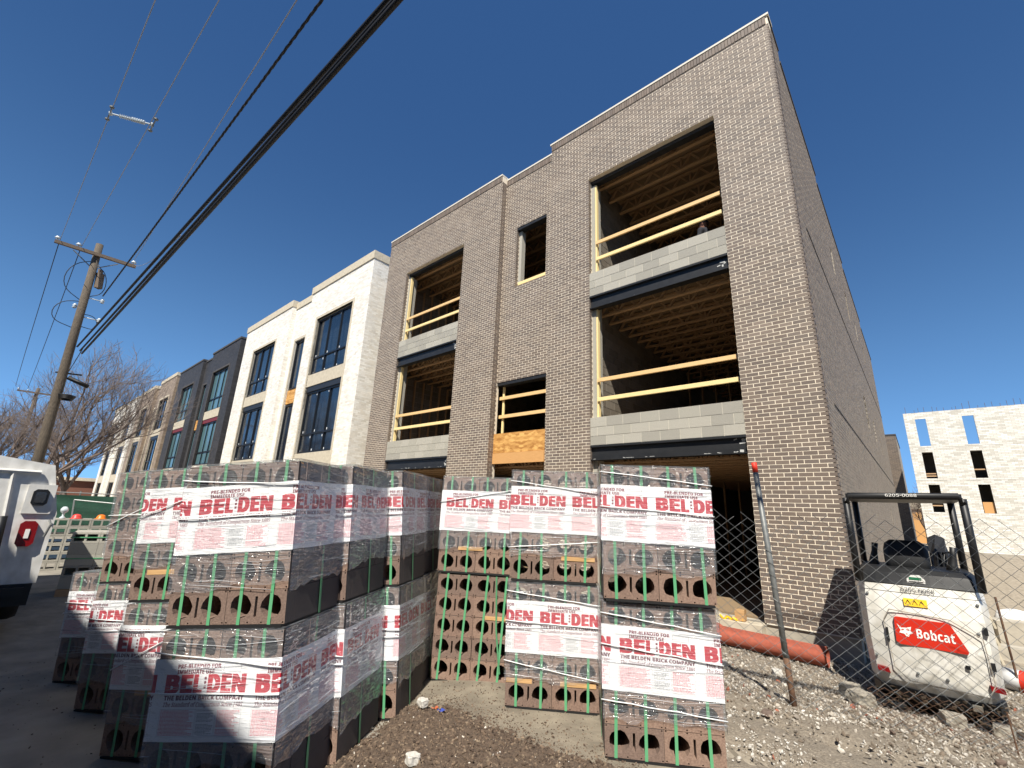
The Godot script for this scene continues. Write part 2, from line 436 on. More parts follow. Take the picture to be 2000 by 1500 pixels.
func frame_window(parent: Node3D, x0: float, x1: float, y0: float, y1: float, zf: float, ncol: int, transom: float, glass: Material, stickers := true):
	var w := Node3D.new(); w.name = "window"; parent.add_child(w, true)
	var g := Geo.new(); var t = 0.07; var z0 = zf - 0.1
	g.ab(x0, x1, y0, y0 + t, z0, zf); g.ab(x0, x1, y1 - t, y1, z0, zf)
	g.ab(x0, x0 + t, y0 + t, y1 - t, z0, zf); g.ab(x1 - t, x1, y0 + t, y1 - t, z0, zf)
	var yt = lerpf(y0, y1, transom)
	if transom > 0: g.ab(x0 + t, x1 - t, yt - 0.035, yt + 0.035, z0, zf - 0.003)
	for i in range(1, ncol):
		var x = lerpf(x0, x1, float(i) / ncol); g.ab(x - 0.035, x + 0.035, y0 + t, y1 - t, z0, zf - 0.006)
	part("frame", g.mesh(), M.frame, w)
	if stickers:
		var gp := Geo.new(); var pp = null; var nn = int((x1 - x0) / 0.06)
		for i in nn + 1:
			var x = lerpf(x0 + 0.02, x1 - 0.02, float(i) / nn); var z = zf - 0.3 + 0.05 * noise_b.get_noise_2d(i * 22.0, x0 * 10.0 + y0)
			if pp != null: gp.quad(Vector3(pp.x, y1, pp.y), Vector3(x, y1, z), Vector3(x, y0, z + 0.02 * sin(i * 0.9)), Vector3(pp.x, y0, pp.y))
			pp = Vector2(x, z)
		part("plastic_sheet", gp.mesh(), M.sheeting, w)
	var bm := BoxMesh.new()
	for i in ncol:
		for r in (2 if transom > 0 else 1):
			var xa = lerpf(x0, x1, float(i) / ncol) + 0.035; var xb = lerpf(x0, x1, float(i + 1) / ncol) - 0.035
			var ya = y0 if r == 0 else yt; var yb = yt if (r == 0 and transom > 0) else y1
			var o := part("pane", bm, glass, w)
			o.position = Vector3((xa + xb) * 0.5, (ya + yb) * 0.5, zf - 0.06); o.scale = Vector3(xb - xa + 0.02, yb - ya, 0.012)
			o.rotation.y = rng.randf_range(-0.02, 0.02)
			if stickers:
				for q in [[xa + 0.12, ya + 0.12], [xb - 0.12, yb - 0.14]]:
					var s := part("sticker", bm, M.sticker, w); s.position = Vector3(q[0], q[1], zf - 0.05); s.scale = Vector3(0.05, 0.09, 0.004)

func brown_building():
	var b = thing("brick_building", "brown brick three storey building under construction with open window holes", "building", place(0, EYE - 1.517, 0), deg_to_rad(-41.98))
	var W := 13.614; var TOP := 11.55
	var cols = lin([S(125, 111, 99), S(118, 104, 93), S(131, 117, 105), S(122, 110, 100), S(113, 101, 92)])
	# openings in local x = -s
	var holesR = [[-4.369, -1.219, 0.0, 9.952]]
	var holesL = [[-12.294, -9.144, 0.0, 9.952]]
	var holesC = [[-7.010, -5.893, 7.76, 9.75], [-7.518, -5.791, 0.0, 4.95]]
	var fw := Node3D.new(); fw.name = "front_wall"; b.add_child(fw)
	var g := Geo.new()
	wall_panels(g, -5.588, -0.03, 0, TOP, -0.3, -0.0025, holesR)
	wall_panels(g, -7.517, -5.589, 0, TOP - 0.08, -0.5, -0.2225, holesC)
	wall_panels(g, -W, -7.518, 0, TOP, -0.3, -0.0025, holesL)
	part("mortar", g.mesh(), M.mortar, fw)
	# the bricks
	var near := BoxMesh.new(); var count := 0
	var all = [bricks(Vector3.ZERO, Vector3.RIGHT, Vector3.BACK, -5.588, 0, 0, TOP, holesR, 0.2032, 0.0677, 0.012, 0.0, cols),
		bricks(Vector3(0, 0, -0.22), Vector3.RIGHT, Vector3.BACK, -7.517, -5.589, 0, TOP - 0.08, holesC, 0.2032, 0.0677, 0.012, 0.0, cols),
		bricks(Vector3.ZERO, Vector3.RIGHT, Vector3.BACK, -W, -7.518, 0, TOP, holesL, 0.2032, 0.0677, 0.012, 0.0, cols)]
	var xf = []; var cc = []
	for i in all[0][0].size():
		var t: Transform3D = all[0][0][i]
		if count < 300 and t.origin.x > -1.2 and t.origin.y < 3.5:
			var o := part("brick", near, M.brown[rng.randi() % 4], fw); o.transform = t; count += 1
		else:
			xf.append(t); cc.append(all[0][1][i])
	for q in [1, 2]:
		xf.append_array(all[q][0]); cc.append_array(all[q][1])
	# returns of the projecting bays and jambs of the openings
	for rt in [[-7.518, 0.0, TOP, 1.0, 0.0, -0.226]]:
		var e = bricks(Vector3(rt[0], 0, 0), Vector3.FORWARD, Vector3.RIGHT, 0, 0.22, 0, TOP, [], 0.2032, 0.0677, 0.0105, 0.004, cols)
		xf.append_array(e[0]); cc.append_array(e[1])
	for jx in [-4.369, -12.294]:
		var e = bricks(Vector3(jx, 0, 0), Vector3.FORWARD, Vector3.RIGHT, 0, 0.12, 0, 9.93, [], 0.2032, 0.0677, 0.0105, 0.004, cols)
		xf.append_array(e[0]); cc.append_array(e[1])
	var ej = bricks(Vector3(-7.010, 0, -0.22), Vector3.FORWARD, Vector3.RIGHT, 0, 0.12, 7.76, 9.75, [], 0.2032, 0.0677, 0.0105, 0.004, cols)
	xf.append_array(ej[0]); cc.append_array(ej[1])
	multi("bricks", BoxMesh.new(), M.brick_var, xf, cc, fw)
	# soldier course and coping
	soldier(fw, "soldier_bricks", -5.588, 0.0, TOP, 0.21, 0.012, cols)
	soldier(fw, "soldier_bricks", -7.517, -5.589, TOP - 0.08, 0.21, -0.208, cols)
	soldier(fw, "soldier_bricks", -W, -7.518, TOP, 0.21, 0.012, cols)
	g = Geo.new(); g.ab(-5.588, 0.0, TOP, TOP + 0.205, -0.3, -0.004); g.ab(-7.517, -5.589, TOP - 0.08, TOP + 0.125, -0.5, -0.224); g.ab(-W, -7.518, TOP, TOP + 0.205, -0.3, -0.004)
	part("parapet_mortar", g.mesh(), M.mortar, fw)
	g = Geo.new(); g.ab(-5.63, 0.03, TOP + 0.21, TOP + 0.26, -0.34, 0.03); g.ab(-7.49, -5.61, TOP + 0.13, TOP + 0.18, -0.55, -0.19); g.ab(-W - 0.02, -7.513, TOP + 0.21, TOP + 0.26, -0.34, 0.03)
	part("coping", g.mesh(), M.cap, b)
	# side wall of paler common brick, stepped parapet
	var sw := Node3D.new(); sw.name = "side_wall"; b.add_child(sw)
	var sc = lin([S(134, 121, 106), S(142, 128, 112), S(127, 115, 101), S(137, 126, 111)])
	var steps = [[0.0, 1.0, 11.76], [1.0, 5.5, 11.42], [5.5, 11.0, 11.12], [11.0, 17.0, 10.86], [17.0, 22.5, 10.5]]
	var wh = [[9.6, 10.1, 8.4, 9.4], [12.5, 12.9, 8.5, 9.3], [15.2, 15.6, 8.3, 9.1], [9.8, 10.4, 4.6, 5.7], [13.0, 13.5, 4.6, 5.4], [16.0, 16.4, 4.5, 5.2], [14.2, 14.6, 1.6, 2.2], [17.2, 17.5, 1.5, 1.9], [6.5, 6.9, 8.7, 9.6]]
	g = Geo.new(); var gm := Geo.new(); var xs = []; var cs2 = []
	for s in steps:
		var hh = []
		for w in wh:
			if w[0] >= s[0] and w[1] <= s[1]: hh.append([-w[1], -w[0], w[2], w[3]])
		var gg := Geo.new(); wall_panels(gg, -s[1], -s[0] - (0.3 if s[0] == 0.0 else 0.0), -0.3, s[2], 0.0, 0.29, hh)
		# panels were built facing +z: turn them to face +x
		for ii in gg.v.size():
			var i = ii - ii % 3 + [0, 2, 1][ii % 3]
			var p = gg.v[i]; g.v.append(Vector3(p.z - 0.293, p.y, p.x)); g.uv.append(Vector2.ZERO)
		var hb = []
		for w in wh: hb.append([w[0], w[1], w[2], w[3]])
		var q0 = 0.2 if s[0] == 0.0 else s[0]
		var e = bricks(Vector3.ZERO, Vector3.FORWARD, Vector3.RIGHT, q0, s[1], 0, s[2], hb, 0.2032, 0.0677, 0.0105, 0.0, sc)
		xs.append_array(e[0]); cs2.append_array(e[1])
		gm.ab(-0.34, 0.02, s[2], s[2] + 0.05, -s[1], -s[0] - (0.03 if s[0] == 0.0 else 0.0))
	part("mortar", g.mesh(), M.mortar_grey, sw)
	multi("bricks", BoxMesh.new(), M.brick_var, xs, cs2, sw)
	# toothed return of the dark face brick at the corner
	var tx = []; var tc = []
	for j in int(11.5 / 0.0677):
		var l = 0.1 if j % 2 == 0 else 0.2
		tx.append(Transform3D(Basis(Vector3(0.04, 0, 0), Vector3(0, 0.057, 0), Vector3(0, 0, l - 0.012)), Vector3(-0.016, (j + 0.5) * 0.0677, -l * 0.5 - 0.02)))
		tc.append(cols[rng.randi() % 5] * 0.8)
	multi("corner_bricks", BoxMesh.new(), M.brick_var, tx, tc, sw)
	part("roof_edge", gm.mesh(), M.mortar_dark, sw)
	g = Geo.new(); var y1 = 3.58
	for y in [3.58, 7.18]: g.ab(-0.005, 0.012, y - 0.012, y + 0.012, -22.4, -1.05)
	part("shelf_angle", g.mesh(), M.mortar_dark, sw)
	# foundation
	g = Geo.new(); g.ab(-W, -0.02, -0.6, -0.012, -0.28, -0.02); part("foundation", g.mesh(), M.concrete, b)
	g = Geo.new(); g.ab(-1.19, 0.02, -0.012, 0.0, -0.2, 0.012); part("flashing", g.mesh(), M.cap, b)
	# sill of the big ground floor opening and rubble step
	g = Geo.new(); g.ab(-4.6, -1.22, -0.18, -0.02, -0.05, 0.22); part("door_sill", g.mesh(), M.limestone, b)
	# lintels and spandrels of the two big bays
	for ox in [-4.369, -12.294]:
		var x0 = ox; var x1 = ox + 3.15
		for yy in [2.97, 6.57]:
			cmu_spandrel(b, x0 + 0.003, x1 - 0.003, yy, yy + 0.62, -0.01)
			g = Geo.new()
			g.ab(x0 + 0.003, x1 - 0.003, yy - 0.04, yy - 0.002, -0.2, -0.004); g.ab(x0 + 0.003, x1 - 0.003, yy - 0.3, yy - 0.04, -0.12, -0.07); g.ab(x0 + 0.003, x1 - 0.003, yy - 0.32, yy - 0.3, -0.2, -0.015)
			var lb := part("steel_lintel", g.mesh(), M.steel_black, b)
			g = Geo.new()
			for k in 16:
				var fx = (x1 - rng.randf_range(0.02, 0.2)) if k < 5 else x0 + rng.randf_range(0.05, 3.0)
				g.box(Vector3(fx, yy - (rng.randf_range(0.06, 0.28) if k < 5 else 0.292), -0.068), Vector3(rng.randf_range(0.02, 0.12), rng.randf_range(0.01, 0.06 if k < 5 else 0.014), 0.003), Basis(Vector3.BACK, rng.randf_range(-0.4, 0.4)))
			part("paint_flake", g.mesh(), M.flake, lb)
		g = Geo.new(); g.ab(x0 + 0.003, x1 - 0.003, 9.86, 9.95, -0.3, -0.13); part("steel_lintel", g.mesh(), M.steel_black, b)
		# inner cmu jamb leaves and yellow studs, rails
		g = Geo.new(); g.ab(x0 - 0.02, x0 + 0.1, 0.0, 9.8, -0.42, -0.14); part("jamb", g.mesh(), M.cmu[0], b)
		for yy in [[3.6, 6.25], [7.2, 9.8]]:
			g = Geo.new(); g.ab(x0 + 0.101, x0 + 0.145, yy[0], yy[1], -0.24, -0.15); part("jamb_stud", g.mesh(), M.lumber_yellow, b)
			for k in 2:
				var ry = yy[0] + 0.42 + k * 0.46 + rng.randf_range(-0.02, 0.02)
				g = Geo.new(); g.cbox(Vector3(0, 0, 0), Vector3(0.038, 0.089, 2.96 - 0.0), 0.004, Basis.IDENTITY)
				var r := part("rail", g.mesh(), M.lumber_yellow if (k == 0) else M.lumber, b)
				r.position = Vector3((x0 + x1) * 0.5 + 0.04, ry, -0.13); r.rotation = Vector3(0, PI / 2, 0)
				r.rotate_object_local(Vector3.RIGHT, rng.randf_range(-0.006, 0.006))
				g = Geo.new(); g.box(Vector3(x1 - 0.03, ry, -0.18), Vector3(0.06, 0.12, 0.06)); part("rail_bracket", g.mesh(), M.cmu[2], b)
	# centre bay: lintels, boards, panel
	for q in [[-7.010, -5.893, 9.66, 9.75], [-7.516, -5.791, 4.86, 4.95]]:
		g = Geo.new(); g.ab(q[0] + 0.003, q[1] - 0.003, q[2], q[3], -0.45, -0.235); part("steel_lintel", g.mesh(), M.steel_black, b)
	g = Geo.new(); g.ab(-6.98, -5.9, 7.86, 7.95, -0.36, -0.32); part("rail", g.mesh(), M.lumber_yellow, b)
	g = Geo.new(); g.ab(-7.0, -6.9, 7.79, 9.65, -0.5, -0.34); part("jamb", g.mesh(), M.cmu[1], b)
	for ry in [3.95, 4.47]:
		g = Geo.new(); g.ab(-7.49, -5.79, ry, ry + 0.089, -0.37, -0.33); part("rail", g.mesh(), M.lumber, b)
	g = Geo.new(); g.ab(-7.42, -7.36, 3.48, 4.85, -0.42, -0.38); part("jamb_stud", g.mesh(), M.lumber_yellow, b)
	g = Geo.new(); g.ab(-7.52, -5.79, 2.98, 3.50, -0.26, -0.2); part("osb_panel", g.mesh(), M.osb, b)
	g = Geo.new(); g.ab(-7.52, -6.7, 2.70, 2.975, -0.255, -0.19); g.ab(-6.695, -5.79, 2.70, 2.975, -0.25, -0.185); part("plywood_strip", g.mesh(), M.ply, b)
	# interior: decks, trusses, walls
	g = Geo.new()
	for y in [[3.02, 3.05], [6.62, 6.65], [10.35, 10.4]]: g.ab(-W + 0.3, -0.3, y[0], y[1], -11.0, -0.31)
	g.ab(-W + 0.3, -0.3, -0.3, 0.02, -11.0, -0.31)
	part("floor_deck", g.mesh(), M.deck, b)
	g = Geo.new(); g.ab(-W + 0.3, -0.3, 11.0, 11.1, -22.0, -0.31); g.ab(-W + 0.02, -W + 0.3, -0.3, 11.0, -22.0, -0.31); g.ab(-W + 0.3, -0.3, -0.3, 11.0, -22.5, -22.2); part("shell", g.mesh(), M.mortar_grey, b)
	g = Geo.new(); g.ab(-W + 0.3, -0.3, 0.02, 10.35, -11.1, -11.0); part("back_partition", g.mesh(), M.interior, b)
	var trR = truss_mesh(4.1); var trL = truss_mesh(3.95); var trC = truss_mesh(4.2)
	for y in [2.62, 6.22, 9.95]:
		var z = -0.55
		while z > -10.5:
			for q in [[trR, -4.42], [trL, -13.3], [trC, -9.2]]:
				var o := part("floor_truss", q[0], M.lumber_dull, b); o.position = Vector3(q[1], y, z)
			z -= 0.52 if y < 9 else 0.62
	# interior block party walls and stud walls
	for wx in [[-4.62, 1.0], [-9.3, 1.0], [-13.34, 1.0]]:
		g = Geo.new(); g.ab(wx[0], wx[0] + 0.18, 0.02, 10.35, -11.0, -0.45); part("party_wall", g.mesh(), M.interior, b)
		var e = bricks(Vector3(wx[0] + 0.18, 0, -0.45), Vector3.FORWARD, Vector3.RIGHT, 0, 7.0, 0.1, 10.3, [], 0.4, 0.2, 0.014, 0.008, lin([S(128, 120, 108), S(118, 110, 98)]))
		multi("blocks", BoxMesh.new(), M.brick_var, e[0], e[1], b)
	for wx in [-13.12]:
		for y in [[3.05, 6.22], [6.65, 9.95]]:
			var z = -0.6
			while z > -8.0:
				g = Geo.new(); g.ab(wx, wx + 0.09, y[0], y[1], z - 0.038, z); part("stud", g.mesh(), M.lumber_dull, b); z -= 0.41
	for y in [[3.05, 6.22], [6.65, 9.95], [0.02, 2.62]]:
		var x = -4.3
		while x < -0.5:
			g = Geo.new(); g.ab(x, x + 0.04, y[0], y[1], -6.1, -6.0); part("stud", g.mesh(), M.lumber_dull, b); x += 0.41
	# loose rubble and hazard tape on the sill
	return b

# finished row house of the same design
func row_house(called: String, label: String, s_at: float, W: float, TOP: float, bc: Array, mortar: Material, trim: Material, glass: Material, L: float, H: float, steel: Material, stickers: bool, cap_h: float):
	var b = thing(called, label, "building", place(s_at, EYE - 1.517, 0), deg_to_rad(-41.98))
	var cols = lin(bc)
	var r0 = -4.58; var r1 = -1.3; var l0 = -W + 1.85; var l1 = -W + 5.0; var c0 = -7.3; var c1 = -6.15
	var bays = [[-5.6, 0.0, TOP, 0.0, [[r0, r1, 0.4, 9.95]]], [-7.85, -5.601, TOP - 0.12, -0.22, [[c0, c1, 0.4, 9.5]]], [-W, -7.851, TOP, 0.0, [[l0, l1, 0.4, 9.95]]]]
	var fw := Node3D.new(); fw.name = "front_wall"; b.add_child(fw)
	var g := Geo.new(); var xf = []; var cc = []; var gc := Geo.new(); var gs := Geo.new()
	for q in bays:
		wall_panels(g, q[0], q[1], -0.4, q[2], q[3] - 0.3, q[3] - 0.003, q[4])
		var e = bricks(Vector3(0, 0, q[3]), Vector3.RIGHT, Vector3.BACK, q[0], q[1], 0.0, q[2], q[4], L, H, 0.01, 0.0, cols, 0.07)
		xf.append_array(e[0]); cc.append_array(e[1])
		gc.ab(q[0] - 0.03, q[1] + 0.03, q[2], q[2] + cap_h, q[3] - 0.34, q[3] + 0.04 + q[2] * 0.0005)
		for h in q[4]:     # stone surround
			gs.ab(h[0] - 0.12, h[0], 0.4, h[3] + 0.12, q[3] - 0.1, q[3] + 0.02); gs.ab(h[1], h[1] + 0.12, 0.4, h[3] + 0.12, q[3] - 0.1, q[3] + 0.02); gs.ab(h[0], h[1], h[3], h[3] + 0.12, q[3] - 0.1, q[3] + 0.02)
	# returns: right end wall and left bay return
	g.ab(-0.29, -0.004, -0.4, TOP, -14.0, -0.301); g.ab(-W, -W + 0.29, -0.4, TOP, -14.0, -0.301); g.ab(-W + 0.3, -0.3, TOP - 0.8, TOP - 0.7, -14.0, -0.55)
	var e2 = bricks(Vector3.ZERO, Vector3.FORWARD, Vector3.RIGHT, 0, 4.0, 0, TOP, [], L, H, 0.01, 0.002, cols, 0.07)
	xf.append_array(e2[0]); cc.append_array(e2[1])
	e2 = bricks(Vector3(-7.85, 0, 0), Vector3.FORWARD, Vector3.RIGHT, 0, 0.22, 0, TOP, [], L, H, 0.01, 0.002, cols, 0.07)
	xf.append_array(e2[0]); cc.append_array(e2[1])
	part("mortar", g.mesh(), mortar, fw)
	multi("bricks", BoxMesh.new(), M.brick_var, xf, cc, fw)
	gc.ab(-0.34, 0.035, TOP + 0.002, TOP + cap_h - 0.002, -14.0, -0.35)
	part("coping", gc.mesh(), trim, b)
	part("stone_surround", gs.mesh(), trim, b)
	g = Geo.new(); g.ab(-W + 0.3, -0.3, 0.0, TOP - 0.9, -1.4, -1.3); part("interior_blind", g.mesh(), M.interior, b)
	for h in [[r0, r1], [l0, l1]]:
		for y in [[3.55, 6.3], [7.15, 9.9], [0.45, 2.7]]:
			frame_window(b, h[0] + 0.01, h[1] - 0.01, y[0], y[1], -0.1, 3, 0.3, glass, stickers)
		for y in [[2.72, 3.53], [6.57, 7.13]]:
			g = Geo.new(); g.ab(h[0] + 0.01, h[1] - 0.01, y[0], y[1], -0.16, -0.02); part("spandrel", g.mesh(), M.limestone, b)
		g = Geo.new(); g.ab(h[0] + 0.01, h[1] - 0.01, 6.31, 6.56, -0.16, -0.05); part("steel_lintel", g.mesh(), steel, b)
	for y in [[3.2, 6.1], [6.9, 9.45], [0.45, 2.9]]:
		frame_window(b, c0 + 0.01, c1 - 0.01, y[0], y[1], -0.3, 1, 0.0, glass, false)
	g = Geo.new(); g.ab(c0 + 0.01, c1 - 0.01, 6.15, 6.85, -0.36, -0.28); part("osb_panel", g.mesh(), M.osb, b)
	return b

func far_white_building():
	var b = thing("block_building", "distant white brick shell of a building with sky showing through top windows", "building", place(-0.89, EYE - 1.68, 45.6), deg_to_rad(-41.98))
	var TOP := 11.8; var W := 22.0
	var holes = []
	for k in 2:
		var x = 0.75 + k * 3.05
		holes.append([x, x + 0.72, 8.75, 11.25]); holes.append([x, x + 0.72, 5.9, 8.2]); holes.append([x, x + 0.72, 3.1, 5.45])
	for k in range(3, 6):
		var x = 0.75 + k * 3.4
		holes.append([x, x + 0.72, 5.9, 8.2]); holes.append([x, x + 0.72, 3.1, 5.45])
	holes.append([6.6, 9.8, 0.2, 2.5])
	var fw := Node3D.new(); fw.name = "front_wall"; b.add_child(fw)
	var g := Geo.new(); wall_panels(g, 0.0, W, -0.5, TOP, -0.3, -0.006, holes); part("mortar", g.mesh(), M.mortar_grey, fw)
	var e = bricks(Vector3.ZERO, Vector3.RIGHT, Vector3.BACK, 0, W, 0, TOP, holes, 0.4, 0.135, 0.014, 0.004, lin([S(230, 226, 215), S(224, 219, 207), S(235, 232, 223), S(210, 205, 192)]), 0.05)
	multi("bricks", BoxMesh.new(), M.brick_var, e[0], e[1], fw)
	g = Geo.new(); g.ab(0.0, 0.25, -0.5, TOP - 1.5, -12.0, -0.31); g.ab(W - 0.25, W, -0.5, 8.5, -12, -0.31); g.ab(0.26, W - 0.26, -0.5, 8.45, -4.2, -4.0); g.ab(0.26, W - 0.26, 8.46, 8.6, -12, -0.31); g.ab(0.26, W - 0.26, 5.5, 5.7, -4.0, -0.31); g.ab(0.26, W - 0.26, 2.7, 2.9, -4.0, -0.31)
	part("shell", g.mesh(), M.interior, b)
	for k in 26:
		g = Geo.new(); var x = 0.3 + k * 0.42 + rng.randf_range(-0.1, 0.1)
		g.tube([Vector3(x, TOP, -0.15), Vector3(x, TOP + rng.randf_range(0.25, 0.7), -0.15)], 0.012, 4); part("rebar", g.mesh(), M.rust, b)
	for q in [[3.8, 6.6, 1.0], [0.75, 6.3, 1.0], [0.75, 6.1, 1.0], [0.75, 3.6, 1.0], [0.75, 4.0, 1.0]]:
		g = Geo.new(); g.ab(q[0] + 0.01, q[0] + 0.71, q[1], q[1] + 0.1, -0.2, -0.12); part("guard_board", g.mesh(), M.lumber_dull, b)
	g = Geo.new(); g.ab(3.85, 4.5, 3.12, 4.0, -0.28, -0.2); part("plywood_panel", g.mesh(), M.ply, b)
	for y in [8.62, 5.75, 2.95]:
		g = Geo.new(); g.ab(0.0, W, y, y + 0.02, -0.02, 0.01); part("shelf_angle", g.mesh(), M.mortar_grey, b)
	# rear brown building farther down the gangway
	var c = thing("brick_building", "distant brown brick wall at the end of the narrow side yard", "building", place(0.1, EYE - 1.517, 58.0), deg_to_rad(-41.98))
	g = Geo.new(); g.ab(-13.0, 0.0, -0.5, 11.6, -12.0, -0.01); part("wall", g.mesh(), M.mortar_grey, c)
	e = bricks(Vector3.ZERO, Vector3.RIGHT, Vector3.BACK, -6.0, 0, 0, 11.6, [], 0.4, 0.135, 0.014, 0.004, lin([S(120, 106, 92), S(110, 98, 86)]), 0.08)
	multi("bricks", BoxMesh.new(), M.brick_var, e[0], e[1], c)
	g = Geo.new(); g.ab(-13.05, 0.05, 11.6, 11.75, -12.05, 0.05); part("coping", g.mesh(), M.mortar_dark, c)
	var h2 = thing("house", "low brick house with pale roof glimpsed between the brown and white walls", "house", place(-0.55, 0, 75.0), deg_to_rad(-41.98))
	g = Geo.new(); g.ab(-2.0, 2.5, -0.5, 4.2, -6, 0); part("wall", g.mesh(), M.ply, h2)
	g = Geo.new(); g.prism([Vector2(-2.4, 4.2), Vector2(0.2, 6.4), Vector2(2.9, 4.2)], -6.3, 0.3); part("roof", g.mesh(), M.limestone, h2)

# ---------------------------------------------------------------- brick pallets
const BL := 0.397
const BH := 0.192
const BD := 0.092
# one cored brick: surface 0 = cored faces and core walls, surface 1 = fired outer skin
func cored_brick(seed_: int) -> ArrayMesh:
	var r := RandomNumberGenerator.new(); r.seed = seed_
	var g := Geo.new(); var k := Geo.new()
	var hx = BL * 0.5 - 0.0015; var hy = BH * 0.5 - 0.0012; var hz = BD * 0.5
	var holes = []
	for cx in [-0.1, 0.1]:
		var pts = []
		for i in 14:
			var a = TAU * i / 14 + 0.1
			pts.append(Vector2(cx, -0.002) + Vector2(cos(a), sin(a)) * (0.069 + r.randf_range(-0.0045, 0.003)))
		holes.append([Rect2(cx - 0.077, -0.078, 0.154, 0.156), pts])
	var sw = 0.0085 + r.randf_range(-0.001, 0.001); var sh = 0.057
	var small = []
	for cx in [-0.185, -0.045, 0.045, 0.185]:
		for sy in [-1, 1]: small.append(Vector2(cx, sy * 0.0865))
	for q in small:
		var pts = []
		for i in 6: pts.append(q + Vector2(cos(TAU * i / 6), sin(TAU * i / 6)) * 0.0062)
		holes.append([Rect2(q.x - 0.0085, q.y - 0.0085, 0.017, 0.017), pts])
	# plain rectangles of the face
	var rects = [Rect2(-hx, -0.078, hx - 0.177, 0.156), Rect2(0.177, -0.078, hx - 0.177, 0.156)]
	rects.append_array([Rect2(-0.023, -0.078, 0.023 - sw, 0.156), Rect2(sw, -0.078, 0.023 - sw, 0.156), Rect2(-sw, sh, sw * 2, 0.078 - sh), Rect2(-sw, -0.078, sw * 2, 0.078 - sh)])
	for sy in [-1, 1]:
		var ya = 0.078 if sy > 0 else -hy; var yb = hy if sy > 0 else -0.078
		var xs = [-hx]
		for q in small:
			if sign(q.y) == sy: xs.append(q.x - 0.0085); xs.append(q.x + 0.0085)
		xs.append(hx)
		for i in range(0, xs.size(), 2): rects.append(Rect2(xs[i], ya, xs[i + 1] - xs[i], yb - ya))
		for q in small:
			if sign(q.y) == sy:
				if sy > 0: rects.append(Rect2(q.x - 0.0085, q.y + 0.0085, 0.017, yb - q.y - 0.0085))
				else: rects.append(Rect2(q.x - 0.0085, ya, 0.017, q.y - 0.0085 - ya))
	for z in [hz, -hz]:
		var f = 1.0 if z > 0 else -1.0
		for rc in rects:
			var a = Vector3(rc.position.x, rc.end.y, z); var b = Vector3(rc.end.x, rc.end.y, z); var c = Vector3(rc.end.x, rc.position.y, z); var d = Vector3(rc.position.x, rc.position.y, z)
			if f > 0: g.quad(a, b, c, d)
			else: g.quad(b, a, d, c)
		for h in holes:
			var rc: Rect2 = h[0]; var cen = rc.get_center(); var n = h[1].size()
			# outer ring: project each hole point to the rectangle boundary, plus corners
			for i in n:
				var p0: Vector2 = h[1][i]; var p1: Vector2 = h[1][(i + 1) % n]
				var o0 = _to_rect(p0, cen, rc); var o1 = _to_rect(p1, cen, rc)
				var mid = [o0]
				if absf(o0.x - o1.x) > 1e-6 and absf(o0.y - o1.y) > 1e-6:
					var best = null; var bd = 1e9
					for cr in [rc.position, rc.end, Vector2(rc.position.x, rc.end.y), Vector2(rc.end.x, rc.position.y)]:
						var dd = cr.distance_to(o0) + cr.distance_to(o1)
						if dd < bd: bd = dd; best = cr
					mid.append(best)
				mid.append(o1)
				for e in mid.size() - 1:
					var A = Vector3(p0.x, p0.y, z); var B = Vector3(mid[e].x, mid[e].y, z); var C = Vector3(mid[e + 1].x, mid[e + 1].y, z)
					if f > 0: g.tri(A, C, B)
					else: g.tri(A, B, C)
				var A2 = Vector3(p0.x, p0.y, z); var B2 = Vector3(o1.x, o1.y, z); var C2 = Vector3(p1.x, p1.y, z)
				if f > 0: g.tri(A2, C2, B2)
				else: g.tri(A2, B2, C2)
	for h in holes:
		var n = h[1].size()
		for i in n:
			var p0 = h[1][i]; var p1 = h[1][(i + 1) % n]
			g.quad(Vector3(p0.x, p0.y, hz), Vector3(p1.x, p1.y, hz), Vector3(p1.x, p1.y, -hz), Vector3(p0.x, p0.y, -hz))
	var sq = [Vector2(-sw, -sh), Vector2(sw, -sh), Vector2(sw, sh), Vector2(-sw, sh)]
	for i in 4:
		var p0 = sq[i]; var p1 = sq[(i + 1) % 4]
		g.quad(Vector3(p0.x, p0.y, hz), Vector3(p1.x, p1.y, hz), Vector3(p1.x, p1.y, -hz), Vector3(p0.x, p0.y, -hz))
	k.quad(Vector3(hx, hy, hz), Vector3(hx, hy, -hz), Vector3(hx, -hy, -hz), Vector3(hx, -hy, hz))
	k.quad(Vector3(-hx, hy, -hz), Vector3(-hx, hy, hz), Vector3(-hx, -hy, hz), Vector3(-hx, -hy, -hz))
	k.quad(Vector3(-hx, hy, -hz), Vector3(hx, hy, -hz), Vector3(hx, hy, hz), Vector3(-hx, hy, hz))
	k.quad(Vector3(-hx, -hy, hz), Vector3(hx, -hy, hz), Vector3(hx, -hy, -hz), Vector3(-hx, -hy, -hz))
	var m: ArrayMesh = g.mesh()
	var m2 = k.mesh(); m.add_surface_from_arrays(Mesh.PRIMITIVE_TRIANGLES, m2.surface_get_arrays(0))
	return m
func _to_rect(p: Vector2, c: Vector2, r: Rect2) -> Vector2:
	var d = p - c
	var tx = (r.size.x * 0.5) / maxf(absf(d.x), 1e-6); var ty = (r.size.y * 0.5) / maxf(absf(d.y), 1e-6)
	return c + d * minf(tx, ty)
var core_meshes := []
var core_skinned := {}
var label_mat: StandardMaterial3D
func core_mesh(vi: int, mi: int) -> ArrayMesh:
	var key = vi * 10 + mi
	if not core_skinned.has(key):
		var m: ArrayMesh = core_meshes[vi].duplicate()
		m.surface_set_material(0, M.core[mi]); m.surface_set_material(1, M.fired_face)
		core_skinned[key] = m
	return core_skinned[key]
